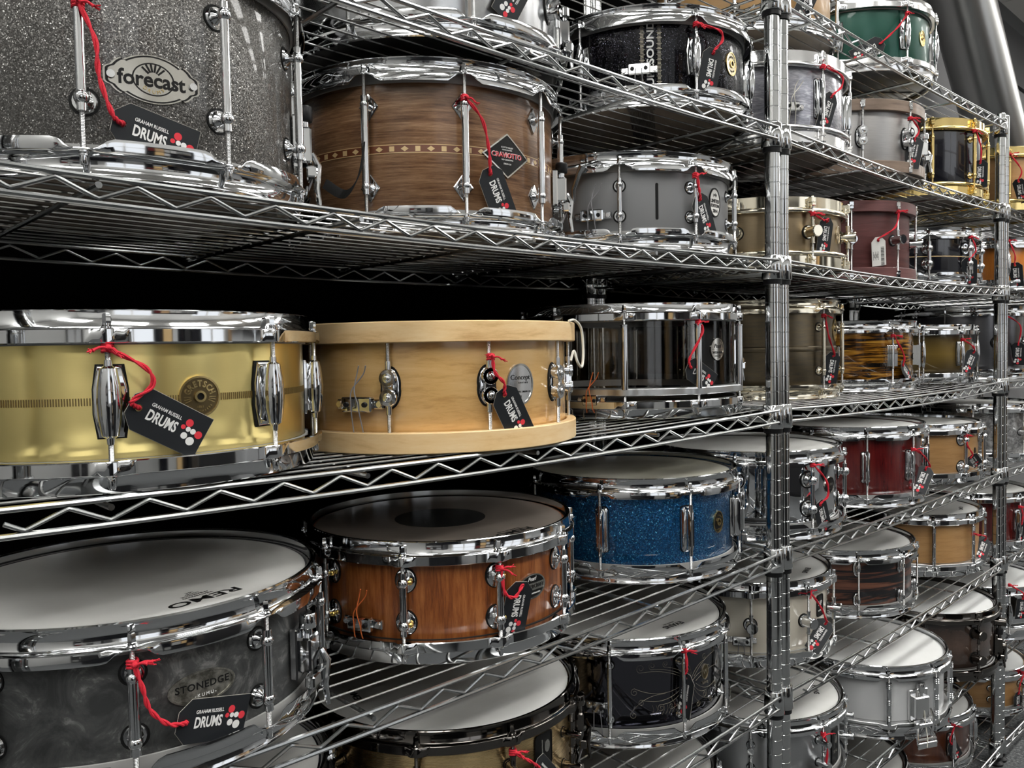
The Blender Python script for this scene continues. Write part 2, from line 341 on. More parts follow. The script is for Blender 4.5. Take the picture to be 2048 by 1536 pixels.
# front wall behind the camera with three window openings
fw = MB(); wins = [(-2.6,-1.2), (.2,1.6), (3.4,4.8)]; xs = X0R
for a, b in wins + [(X1R, X1R)]:
    if a > xs: fw.box(((xs+a)/2, Y0R-.05, ZC/2), (a-xs, .1, ZC))
    if b > a:
        fw.box(((a+b)/2, Y0R-.05, .45), (b-a, .1, .9)); fw.box(((a+b)/2, Y0R-.05, (2.4+ZC)/2), (b-a, .1, ZC-2.4))
    xs = b
struct(fw, 'wall_front', 'wall_white')
for i, (a, b) in enumerate(wins):
    f = MB(); c = (a+b)/2
    for x in (a+.03, c, b-.03): f.box((x, Y0R-.04, 1.65), (.06, .06, 1.5))
    for z in (.93, 1.65, 2.37): f.box((c, Y0R-.04, z), (b-a, .06, .06))
    wo = struct(f, 'window_%d' % (i+1), 'white_paint')
    for px in (a+(b-a)*.27, a+(b-a)*.73):
        for pz in (1.29, 2.01): MB().box((px, Y0R-.04, pz), ((b-a)/2-.07, .004, .66)).build('pane', M['glass'], wo, smooth=False)
struct(MB().box((2.4, Y1R-.012, 3.013), (13.0, .024, .335)), 'trim_1', 'dark_trim')
struct(MB().box((2.4, Y0R+.01, .05), (13.0, .02, .1)), 'baseboard_front', 'white_paint')
struct(MB().box((2.4, Y1R-.01, .05), (13.0, .02, .1)), 'baseboard_back', 'dark_trim')
for ix, iy in lights_at:
    if ix % 3: continue
    L = empty('ceiling_light', (X0R+.6+ix*.6, Y0R+.34+iy*.6, ZC+.012), 0, 'flat white ceiling panel light above the aisle', 'ceiling light', 'ceiling panel lights above the aisle')
    MB().box((0,0,-.034), (1.10,.50,.05)).build('diffuser', M['diffuser'], L, smooth=False)
    f = MB(); f.box((0,.275,-.005), (1.19,.05,.03)); f.box((0,-.275,-.005), (1.19,.05,.03)); f.box((.572,0,-.005), (.045,.5,.03)); f.box((-.572,0,-.005), (.045,.5,.03))
    f.build('frame', M['white_paint'], L, smooth=False)
# black curtain boards fixed behind the racks
bb = struct(MB().box((-.36, .475, 1.0), (2.5, .02, 2.0)), 'wall_panel_1', 'curtain_black')
struct(MB().box((1.0, .475, .67), (3.4-.86-.3, .02, 1.34)), 'wall_panel_2', 'curtain_black').location.x = .2
# invented cabinets and plinths, added so the chrome has dark shapes to reflect
def rack(x, wdt, name, lab, mm, yy=.3):  # made-up cabinet out of view, there only for its dark reflection
    t = empty(name, (x, Y0R+yy, 0), 0, lab, 'cabinet')
    b_ = MB(); b_.box((-wdt/2, 0, 1.0), (.03,.5,2.0)); b_.box((wdt/2, 0, 1.0), (.03,.5,2.0)); b_.box((0, .24, 1.0), (wdt,.02,2.0)); b_.xf(lambda v: Vector((v.x, -v.y, v.z)))
    b_.build('carcass', M[mm], t, smooth=False)
    for z in (.1, .55, 1.0, 1.45, 1.95): MB().box((0, 0, z), (wdt-.03, .48, .03)).build('shelf', M[mm], t, smooth=False)
    rq = random.Random(name+lab); xx = -wdt/2+.02
    while xx < wdt/2-.2:
        ww = rq.uniform(.16, .34)
        for z in (.1, .55, 1.0, 1.45):
            hh = rq.uniform(.30, .42); MB().bevbox((xx+ww/2, .02, z+.015+hh/2), (ww-.02, .40, hh), .01).build('drawer', M[rq.choice(['cabinet_dark','black_gloss','dark_trim','wall_white','white_gloss','wood_panel','dark_cherry','maple_hoop','chrome_soft','satin_grey','cabinet_dark','black_gloss'])], t, smooth=False)  # invented blocks of mixed colour, added as reflected clutter
        xx += ww
rack(-.5, 1.36, 'display_cabinet', 'dark display cabinet standing against the front wall', 'cabinet_dark')
rack(2.5, 1.5, 'display_cabinet', 'wooden display cabinet between two windows on the front wall', 'wood_panel')
rack(6.0, 1.9, 'display_cabinet', 'dark display cabinet at the far end of the front wall', 'cabinet_dark')
rack(-3.5, 1.3, 'display_cabinet', 'dark display cabinet at the near end of the front wall', 'cabinet_dark')
for i_, (x_, w_) in enumerate(((-2.3,1.2),(.2,1.1),(1.7,.9),(3.6,1.3),(5.2,1.0))):  # invented plinths, put in to break up the carpet's reflection
    t = empty('display_plinth', (x_, -2.25, 0), 0, ['black', 'charcoal', 'white', 'black', 'tan'][i_]+' low display plinth out in the aisle, '+['leftmost','second from the left','in the middle','second from the right','rightmost'][i_], 'plinth')
    MB().bevbox((0,0,.45+.1*(i_%3)), (w_,.6,.9+.2*(i_%3)), .02).build('body', M[['black_gloss','cabinet_dark','white_gloss','black_gloss','wood_panel'][i_]], t, smooth=False)
    MB().bevbox((0,0,.92+.2*(i_%3)), (w_+.06,.66,.03), .008).build('top', M['cabinet_dark'], t, smooth=False)
# slanted metal tube
Tt = Vector((2.975-.33, .66, 1.192+1.622+.338)); Tb = Vector((3.461+1.25, .66, 1.192+1.125-1.278))
tb = MB().tube([Tt, Tb], .1375, 48)
o = tb.build('slanted_tube', M['satin_tube'], None, uv=lambda co: (co.x, co.z)); tag(o, 'wide satin metal tube slanting down behind the shelving at upper right', 'tube')
MB().tube([Tt + (Tb-Tt).normalized()*.02, Tt + (Tb-Tt).normalized()*.06], .155, 48).build('flange', M['satin_tube'], o, uv=lambda co: (co.x, co.z))

# ------------------------------------------------------------------ wire shelving
ZS = {'T0': .570, 'T': .342, 'A': .119, 'B': -.137, 'C': -.386, 'D': -.637, 'F': -.890, 'E': -1.160}
UN = [(-1.200, 0.0), (.030, 1.230), (1.264, 2.464)]
DEP = .415; SAG = .0075
def sag(x, a, b):
    u = (x-a)/(b-a); return -SAG*4*u*(1-u)
def build_post_mesh(h):
    p = [(0, .02), (.0127, .02)]; z = .045
    while z < h-.03:
        p += [(.0127, z), (.0120, z+.0006), (.0120, z+.0016), (.0127, z+.0022)]; z += .0254
    p += [(.0127, h), (.0115, h+.002), (0, h+.004)]
    return MB().lathe(p, 24).mesh('post', M['post_chrome'], ang=20)
post_me = build_post_mesh(1.218+.570+.022)
post_tall = build_post_mesh(1.218+.570+.24)
foot_me = MB().lathe([(0,0),(.019,0),(.020,.006),(.012,.012),(.010,.03),(0,.03)], 20).mesh('foot', M['black_plastic'])
collar_me = MB().lathe([(.0135,.0085),(.0160,.0085),(.0168,.0075),(.0182,-.0315),(.0172,-.0325),(.0135,-.0325),(.0135,.0085)], 28).mesh('collar', M['post_chrome'], ang=50)
sleeve_me = MB().lathe([(.0128,-.0325),(.0158,-.0325),(.0155,-.0405),(.0128,-.0405)], 24).mesh('sleeve', M['black_plastic'])
W = UN[0][1]-UN[0][0]
def sx_pts(x0, x1, y, z, n=14): return [(x0+(x1-x0)*i/n, y, z+sag(x0+(x1-x0)*i/n, 0, W)) for i in range(n+1)]
def zig(p0, step, n, zt, zb, fn):
    pts = []
    for i in range(n):
        zz = zt if i % 2 else zb; x = p0 + step*i; zz0 = zb if i % 2 else zt
        pts += [(x-.003, zz + (zz0-zz)*.08), (x, zz), (x+.003, zz + (zz0-zz)*.08)]
    pts = [(p0-step*.45, (zt+zb)/2)] + pts + [(p0+step*(n-1)+step*.45, (zt+zb)/2)]
    return [fn(a, b) for a, b in pts]
ZR = -.0205
fr = MB()
for y in (-.014, DEP+.014):
    for z in (0, ZR): fr.tube(sx_pts(.006, W-.006, y, z), .0026, 8)
for x in (-.0, W+.0):
    for z in (0, ZR): fr.tube([(x, .008, z), (x, DEP-.008, z)], .0026, 8)
frame_me = fr.mesh('rack_frame', M['shelf_chrome'])
zf = lambda y: MB().tube(zig(.0617, .03027, 37, -.0042, ZR+.0038, lambda a, b: (a, y, b+sag(a,0,W))), .0019, 8).mesh('zigzag_wire', M['shelf_chrome'])
zig_front = zf(-.0145); zig_back = zf(DEP+.0145)
zig_side = MB().tube(zig(.045, .0295, 12, -.0042, ZR+.0038, lambda a, b: (0, a, b)), .0019, 8).mesh('zigzag_wire', M['shelf_chrome'])
wire_me = MB().tube(sx_pts(.004, W-.004, 0, 0), .0013, 6).mesh('deck_wire', M['wire_chrome'])
bar_me = MB().tube([(0,-.018,0),(0,DEP+.018,0)], .0028, 8).mesh('cross_bar', M['shelf_chrome'])
def shelf(unit, a, key):
    z = ZS[key]+ZF
    s_ = put(frame_me, 'shelf', unit, loc=(0, 0, z))
    for me in (zig_front, zig_back): put(me, 'zigzag_wire', s_)
    for x in (0, W): put(zig_side, 'zigzag_wire', s_, loc=(x, 0, 0))
    for i in range(15): put(wire_me, 'deck_wire', s_, loc=(0, .014+i*(DEP-.028)/14, .001))
    for k in range(5):
        x = .122+.242*k
        if x < W-.02: put(bar_me, 'cross_bar', s_, loc=(x, 0, sag(x,0,W)-.0065))
    for x in (0, W):
        for y in (0, DEP): put(collar_me, 'collar', s_, loc=(x,y,0)); put(sleeve_me, 'sleeve', s_, loc=(x,y,0))
ul = ['chrome wire shelving unit nearest the camera on the left', 'chrome wire shelving unit in the middle of the row, behind the double post', 'chrome wire shelving unit at the right edge beyond the second post pair']
ZK = 'T0 T A B C D F E'.split()
for ui, (a, b) in enumerate(UN):
    u = empty('wire_shelving_unit', (a, 0, 0), 0, ul[ui], 'shelving unit', 'chrome wire shelving units')
    for x in (0, W):
        for y in (0, DEP):
            tall = (ui == 0) or (ui == 1 and x == 0)
            put(post_tall if tall else post_me, 'post', u, loc=(x, y, 0)); put(foot_me, 'foot', u, loc=(x, y, 0))
    for k in ZK:
        if ui == 2 and k == 'T0': continue
        shelf(u, a, k)
def base_z(X, key):
    for a, b in UN:
        if a-.02 <= X <= b+.02: return ZF + ZS[key] + sag(X, a, b) + .0038
    return ZF + ZS[key] + .0038

# ------------------------------------------------------------------ drum hardware meshes (local frame: radius along +X, z up from the drum's base)
mm = .001
def smooth01(t): t = max(0, min(1, t)); return t*t*(3-2*t)
_hc = {}
def hoop_mesh(kind, R, NL, phi, mname, flip):
    key = (kind, R, NL, round(phi, 4), mname, flip)
    if key in _hc: return _hc[key]
    mb = MB(); n = 200 if kind != 'wood' else 120; sec = []
    for i in range(n):
        a = 2*PI*i/n; d = abs(((a-phi) * NL/(2*PI) + .5) % 1 - .5) * 2*PI/NL * R   # mm along the rim to the nearest lug
        if kind == 'flange':
            s_ = 1.5 + 8.5*smooth01((d-7)/13); e = 2.0*(1-smooth01((d-5)/6))
            p = [(3,-9),(3.6,-1),(5,.2),(7.5,.6),(9,-.6),(8.6,-2.8),(7.6,-4),(7.6,-14),(9,-17),(13,-18.6),(15+e,-20),(16+e,-20-s_*.5),(15.6+e,-20-s_),(14.6+e,-20-s_),(14.4+e,-21.2),(8.4,-18.6),(6,-16)]
        elif kind == 'cast':
            e = 5*(1-smooth01((d-5)/7))
            p = [(3,-9),(3.4,-.6),(4.4,0),(7.2,0),(8,-.8),(8.4,-13.5),(9.6,-15),(13+e,-15.4),(14+e,-16.4),(14+e,-26.6),(13+e,-27.6),(6,-27.6),(5.6,-9)]
        elif kind == 'wood':
            p = [(1.5,-1),(2.5,0),(13,0),(14,-1),(14,-23),(13,-24),(2.5,-24),(1.5,-23)]
        else:  # single flange
            p = [(3,-8),(3.2,-.4),(4,0),(5.6,0),(6.2,-.6),(6.2,-21),(4.2,-21),(4,-8)]
        c, q = math.cos(a), math.sin(a)
        for r, z in p: mb.v.append(((R+r)*mm*c, (R+r)*mm*q, (-z if flip else z)*mm))
    L = len(p)
    for i in range(n):
        j = (i+1) % n
        for k in range(L):
            l = (k+1) % L; f = (i*L+k, j*L+k, j*L+l, i*L+l); mb.f.append(f if flip else f[::-1])
    if kind == 'single':
        st = len(mb.v); 
        prof = [(R+9+5*math.cos(t), -26+5*math.sin(t)) for t in [2*PI*k/10 for k in range(10)]]
        mb.lathe([(r*mm, (-z if flip else z)*mm) for r, z in prof], 120, closed=True)
    _hc[key] = mb.mesh('hoop', M[mname], ang=40, uv=(lambda co, R=R: (math.atan2(co.y, co.x)*R*mm % (2*PI*R*mm), co.z, 2*PI*R*mm)) if kind == 'wood' else None)
    return _hc[key]
_gc = {}
def cache(key, fn):
    if key not in _gc: _gc[key] = fn()
    return _gc[key]
def xdisc(mb, x0, x1, r0, r1, y=0, z=0, n=20):      # disc / cone with its axis along X
    vs = []; 
    for x, r in ((x0, r0), (x1, r1)):
        for i in range(n): vs.append((x, y+r*math.cos(2*PI*i/n), z+r*math.sin(2*PI*i/n)))
    fs = [(i, (i+1) % n, n+(i+1) % n, n+i) for i in range(n)] + [tuple(range(n-1,-1,-1)), tuple(range(n, 2*n))]
    return mb.add(vs, fs)
def rrect(w_, h, r, n=4):
    pts = []
    for cx, cy, a in ((w_/2-r, h/2-r, 0), (-w_/2+r, h/2-r, PI/2), (-w_/2+r, -h/2+r, PI), (w_/2-r, -h/2+r, 1.5*PI)):
        for i in range(n+1): pts.append((cx+r*math.cos(a+PI/2*i/n), cy+r*math.sin(a+PI/2*i/n)))
    return pts
def xprism(mb, outline, x0, x1, z=0, bev=0):        # outline in (y, z) extruded along X
    st = len(mb.v); mb.prism(outline, x0, x1, bev); return mb.xf(lambda v: Vector((v.z, v.x, v.y+z)), st)
RO = 13
def lug_meshes(kind, R, H, p):
    """list of (name, MB, material, children) for one lug"""
    RO_ = p.get('ro', RO); zc = H/2*mm; x = (R+RO_)*mm; r0 = R*mm; c = p.get('mat', 'chrome'); out = []
    if kind == 'tube':
        hl = p.get('hl', 30)*mm; br = p.get('br', 5)*mm; tr = p.get('tr', 3.5)*mm; base = p.get('base', 'disc'); mb = MB(); gk = MB()
        for s_ in (1, -1):
            z = zc + s_*hl; mb.ball((x,0,z), br, 16)
            mb.tube([(r0+1*mm,0,z),(r0+3*mm,0,z),(r0+6*mm,0,z),(x,0,z)], [br*1.3, br*1.05, br*.6, br*.6], 14)
            mb.tube([(x,0,z),(x,0,z+s_*br*1.75)], tr*.95, 12)
            if base == 'diamond':
                d = 12.5*mm; xprism(mb, [(d,0),(0,d*1.35),(-d,0),(0,-d*1.35)], r0-.2*mm, r0+2.2*mm, z, .8*mm)
            elif base == 'oval':
                xprism(mb, [(math.cos(2*PI*i/24)*12*mm, math.sin(2*PI*i/24)*14*mm) for i in range(24)], r0, r0+4*mm, z, 1.2*mm)
                xprism(gk, [(math.cos(2*PI*i/24)*13.2*mm, math.sin(2*PI*i/24)*15.2*mm) for i in range(24)], r0-.5*mm, r0+.8*mm, z)
            else:
                xdisc(mb, r0, r0+2.5*mm, br*1.7, br*1.45, 0, z); xdisc(gk, r0-.5*mm, r0+.7*mm, br*1.9, br*1.9, 0, z)
        mb.tube([(x,0,zc-hl),(x,0,zc+hl)], tr, 16)
        ch = []
        for s_ in (1, -1):
            gk = MB(); z = zc + s_*hl
            if base == 'oval': xprism(gk, [(math.cos(2*PI*i/24)*13.2*mm, math.sin(2*PI*i/24)*15.2*mm) for i in range(24)], r0-.5*mm, r0+.8*mm, z)
            elif base == 'disc': xdisc(gk, r0-.5*mm, r0+.7*mm, br*1.9, br*1.9, 0, z)
            if gk.v: ch.append(('gasket', gk, 'black_rubber'))
        if p.get('gold'):
            for s_ in (1,-1): g = MB(); g.ball((r0+8*mm, 7*mm, zc+s_*hl), 3.6*mm, 12); ch.append(('screw', g, 'gold_screw'))
        out.append(('lug', mb, c, ch))
    elif kind == 'tear':
        h = p.get('h', 34)*mm; wd = p.get('w', 1.0); mb = MB()
        prof = [(0,-h),(3*mm,-h),(3.4*mm,-h*.86),(5.6*mm*wd,-h*.8),(7.6*mm*wd,-h*.4),(8.4*mm*wd,0),(7.6*mm*wd,h*.4),(5.6*mm*wd,h*.8),(3.4*mm,h*.86),(3*mm,h),(0,h)]
        mb.lathe([(r, z+zc) for r, z in prof], 24, cx=x, cy=0)
        xprism(mb, [(-8*mm*wd,-h*.86),(8*mm*wd,-h*.86),(11*mm*wd,-h*.3),(11*mm*wd,h*.3),(8*mm*wd,h*.86),(-8*mm*wd,h*.86),(-11*mm*wd,h*.3),(-11*mm*wd,-h*.3)], r0, r0+4*mm, zc, 1*mm)
        xprism(mb, [(-2.5*mm,-h*.75),(2.5*mm,-h*.75),(2.5*mm,h*.75),(-2.5*mm,h*.75)], r0+3*mm, x, zc)
        gk = MB(); xprism(gk, [(-9.5*mm*wd,-h*.9),(9.5*mm*wd,-h*.9),(12*mm*wd,-h*.3),(12*mm*wd,h*.3),(9.5*mm*wd,h*.9),(-9.5*mm*wd,h*.9),(-12*mm*wd,h*.3),(-12*mm*wd,-h*.3)], r0-.6*mm, r0+.6*mm, zc)
        out.append(('lug', mb, c, [('gasket', gk, 'black_rubber')]))
    elif kind == 'beaver':
        h = p.get('h', 35)*mm; w_ = p.get('w', 13)*mm; mb = MB()
        xprism(mb, rrect(w_*2, h*2, w_*.55), r0-.5*mm, r0+7*mm, zc, 2.5*mm)
        st = len(mb.v); mb.prism(rrect(w_*1.05, h*1.9, w_*.5), 0, 9*mm, 3*mm)
        mb.xf(lambda v: Vector((r0+7*mm+v.z, v.x, v.y+zc)), st)
        mb.tube([(x,0,zc-h-4*mm),(x,0,zc+h+4*mm)], 3.4*mm, 12)
        gk = MB(); xprism(gk, rrect(w_*2.15, h*2.06, w_*.6), r0-.9*mm, r0+.5*mm, zc)
        out.append(('lug', mb, c, [('gasket', gk, 'black_rubber')]))
    elif kind == 'turret':
        mb = MB(); g = MB(); sp = p.get('sp', 11)*mm; dr = p.get('dr', 10)*mm
        ol = [];
        for i in range(32):
            a = 2*PI*i/32; ol.append(((13.5+1.5*math.cos(2*a))*mm*math.cos(a)*(.78+.22*abs(math.sin(a))), 23*mm*math.sin(a)*(1-.10*abs(math.cos(a))**4)))
        xprism(g, [(y*1.0, z*1.06) for y, z in ol], r0-.8*mm, r0+1*mm, zc); xprism(mb, [(y*.84, z*.95) for y, z in ol], r0, r0+3*mm, zc, 1*mm)
        for s_ in (1,-1):
            pf = [(r0+2*mm, .8), (x+1*mm, .8), (x+1*mm, 1), (x+4*mm, 1), (x+5*mm, .92), (x+5*mm, .74), (x+4.2*mm, .70), (x+4.2*mm, .58), (x+5.4*mm, .54), (x+5.8*mm, .34), (x+6.4*mm, .3), (x+7.2*mm, .15), (x+7.3*mm, .02)]
            for (xa, ra), (xb, rb_) in zip(pf, pf[1:]): xdisc(mb, xa, xb, dr*ra, dr*rb_, 0, zc+s_*sp, 22)
            mb.tube([(x,0,zc+s_*(sp+dr*.6)),(x,0,zc+s_*(sp+dr*.6+13*mm))], 3.4*mm, 12)
        mb.box((x,0,zc), (7*mm, 11*mm, sp*1.3))
        out.append(('lug', mb, c, [('gasket', g, 'black_rubber')]))
    elif kind in ('cylinder', 'cyl2'):
        rr = p.get('r', 11)*mm
        for s_ in ((0,) if kind == 'cylinder' else (1,-1)):
            mb = MB(); z = zc + s_*p.get('hl', 24)*mm; xdisc(mb, r0, r0+3*mm, rr*1.06, rr*1.06, 0, z, 28); xdisc(mb, r0+2*mm, r0+26*mm, rr*.9, rr*.9, 0, z, 28); xdisc(mb, r0+26*mm, r0+28*mm, rr, rr*.9, 0, z, 28)
            for q in (1,-1): mb.tube([(x,0,z),(x,0,z+q*(rr+9*mm))], 3.6*mm, 12); mb.tube([(x,0,z+q*(rr+9*mm)),(x,0,z+q*(rr+11*mm))], 4.4*mm, 12)
            g = MB(); xdisc(g, r0-.8*mm, r0+.8*mm, rr*1.22, rr*1.22, 0, z, 24)
            out.append(('lug', mb, c, [('gasket', g, 'black_rubber')]))
    elif kind == 'fluted':
        mb = MB(); h = 24*mm; xprism(mb, [(-15*mm,-h),(15*mm,-h),(15*mm,h),(-15*mm,h)], r0-.5*mm, r0+9*mm, zc, 1*mm)
        for k in range(-3, 4):
            if k: xprism(mb, [((k*4.4-1.5)*mm,-h*1.04),((k*4.4+1.5)*mm,-h*1.04),((k*4.4+1.5)*mm,h*1.04),((k*4.4-1.5)*mm,h*1.04)], r0+8*mm, r0+(17-abs(k)*1.5)*mm, zc, .8*mm)
        mb.tube([(x,0,zc-h-6*mm),(x,0,zc+h+6*mm)], 3.2*mm, 12); out.append(('lug', mb, c, []))
    elif kind == 'column':
        z0 = p.get('z0', 40)*mm; z1 = (H-36)*mm; tr = p.get('tr', 6)*mm; mb = MB()
        pr = [(0,z0),(tr,z0)]
        if p.get('rings'):
            for k in range(3):
                zb = z0+(z1-z0)*(.12+.38*k)
                for q in range(3): pr += [(tr, zb+q*4*mm), (tr*1.22, zb+q*4*mm+1*mm), (tr*1.22, zb+q*4*mm+2*mm), (tr, zb+q*4*mm+3*mm)]
        pr += [(tr,z1),(tr*1.15,z1+.5*mm),(tr*1.15,z1+2*mm),(tr*.7,z1+3*mm),(0,z1+3*mm)]
        mb.lathe(pr, 20, cx=x, cy=0); out.append(('lug', mb, c, []))
    elif kind == 'mini':
        for s_ in (1,-1):
            mb = MB(); z = zc + s_*p.get('hl', 34)*mm
            xprism(mb, [(math.cos(2*PI*i/20)*8*mm, math.sin(2*PI*i/20)*17*mm - (2*mm if math.sin(2*PI*i/20)*s_ < 0 else 0)) for i in range(20)], r0-.5*mm, r0+4*mm, z, 1.5*mm)
            mb.ball((r0+7*mm,0,z), 1, 14, (6*mm,5.6*mm,15*mm)); mb.tube([(x,0,z-4*mm),(x,0,z+4*mm)], 3.5*mm, 10); mb.tube([(r0+4*mm,0,z),(x,0,z)], 4*mm, 10)
            g = MB(); xprism(g, [(math.cos(2*PI*i/20)*9.2*mm, math.sin(2*PI*i/20)*18.5*mm) for i in range(20)], r0-.9*mm, r0+.6*mm, z)
            out.append(('lug', mb, c, [('gasket', g, 'black_rubber')]))
    elif kind == 'puck':
        mb = MB(); xdisc(mb, r0, r0+6*mm, 15*mm, 13*mm, 0, zc, 28); mb.ball((r0+9*mm,0,zc), 11*mm, 18); mb.ball((x+3*mm,0,zc), 7*mm, 14)
        g = MB(); xdisc(g, r0-.8*mm, r0+1.5*mm, 18*mm, 18*mm, 0, zc, 28); out.append(('lug', mb, c, [('gasket', g, 'black_rubber')]))
    return out
def rod_mesh(R, H, hoop, tm, hm, RO=13):
    def f():
        x = (R+RO)*mm; e = {'flange': 20, 'cast': 15.5, 'wood': 12, 'single': 12}[hoop]; zt = (H-e)*mm; zb = e*mm
        mb = MB().tube([(x,0,zb-4*mm),(x,0,zt+1*mm)], 2.3*mm, 10)
        return mb.mesh('tension_rod', M[tm])
    def g():
        x = (R+RO)*mm; e = {'flange': 20, 'cast': 15.5, 'wood': 12, 'single': 12}[hoop]; mb = MB()
        zt = (H-e)*mm; mb.lathe([(0,zt),(4.6*mm,zt),(4.6*mm,zt+1.5*mm),(3.6*mm,zt+2.6*mm),(3.6*mm,zt+4*mm),(0,zt+4*mm)], 14, cx=x)
        mb.lathe([(0,zt+4*mm),(3.1*mm,zt+4*mm),(3.1*mm,zt+10.5*mm),(2.2*mm,zt+12*mm),(0,zt+12.4*mm)], 4, cx=x); return mb.mesh('rod_head', M[hm], ang=30)
    def h():
        x = (R+RO)*mm; e = {'flange': 20, 'cast': 15.5, 'wood': 12, 'single': 12}[hoop]; mb = MB(); zb = e*mm
        mb.lathe([(0,zb),(4.6*mm,zb),(4.6*mm,zb-1.5*mm),(3.6*mm,zb-2.6*mm),(3.6*mm,zb-4*mm),(3*mm,zb-4.2*mm),(3*mm,zb-10*mm),(2.2*mm,zb-11.4*mm),(0,zb-11.6*mm)][::-1], 12, cx=x)
        return mb.mesh('rod_head', M[hm], ang=30)
    k = (R, H, hoop, tm, hm, RO)
    return cache(('rod',)+k, f), cache(('rh',)+k, g), cache(('rb',)+k, h)
def claw_mesh(R, H, top, mn):
    def f():
        mb = MB(); x = R+RO
        s_ = 1 if top else -1; z0 = H if top else 0
        Z = lambda d: (z0 - s_*d)*mm
        mb.bevbox(((R+10)*mm, 0, Z(7)), (13*mm, 11*mm, 11*mm), 1.4*mm); mb.bevbox(((R+7.5)*mm, 0, Z(16)), (3*mm, 14*mm, 18*mm), 1*mm)
        mb.bevbox((x*mm, 0, Z(15)), (9*mm, 9*mm, 6*mm), 1*mm)
        return mb.mesh('claw', M[mn], ang=30)
    return cache(('claw', R, H, top, mn), f)

def bend_fn(R, a_deg, z):
    a0 = math.radians(a_deg); Rm = R*mm
    def f(v):
        a = a0 + v.x/Rm; r = Rm + v.z; return Vector((r*math.cos(a), r*math.sin(a), z + v.y))
    return f
def decal(name, mb, mname, parent, R, a_deg, z, **k):
    mb.xf(bend_fn(R, a_deg, z)); return mb.build(name, M[mname], parent, **k)
def disc_grid(mb, fx, z0, z1, nr=5, n=36):          # filled curved disc (fx(t, s) -> x, y), t angle, s 0..1
    vs = []; fs = []
    for l, z in ((0, z1), (1, z0)):
        for r in range(nr+1):
            for i in range(n):
                x, y = fx(2*PI*i/n, r/nr if r else .001); vs.append((x, y, z))
    K = (nr+1)*n
    for r in range(nr):
        for i in range(n): j = (i+1) % n; a = r*n+i; b = r*n+j; fs.append((a, a+n, b+n, b)); fs.append((K+a, K+b, K+b+n, K+a+n))
    for i in range(n): j = (i+1) % n; a = nr*n+i; b = nr*n+j; fs.append((a, K+a, K+b, b))
    return mb.add(vs, fs)
def ell(w_, h, e=2.0, rot=0):
    def f(t, s_):
        c, q = math.cos(t), math.sin(t); x = w_/2*s_*math.copysign(abs(c)**(2/e), c); y = h/2*s_*math.copysign(abs(q)**(2/e), q)
        return x*math.cos(rot)-y*math.sin(rot), x*math.sin(rot)+y*math.cos(rot)
    return f
def ring(mb, fx, s0, s1, z0, z1, n=40):
    vs = []; fs = []
    for i in range(n):
        t = 2*PI*i/n
        for s_, z in ((s0, z0), (s0, z1), (s1, z1), (s1, z0)): x, y = fx(t, s_); vs.append((x, y, z))
    for i in range(n):
        j = (i+1) % n
        for k in range(4): fs.append((i*4+k, i*4+(k+1)%4, j*4+(k+1)%4, j*4+k))
    return mb.add(vs, fs)

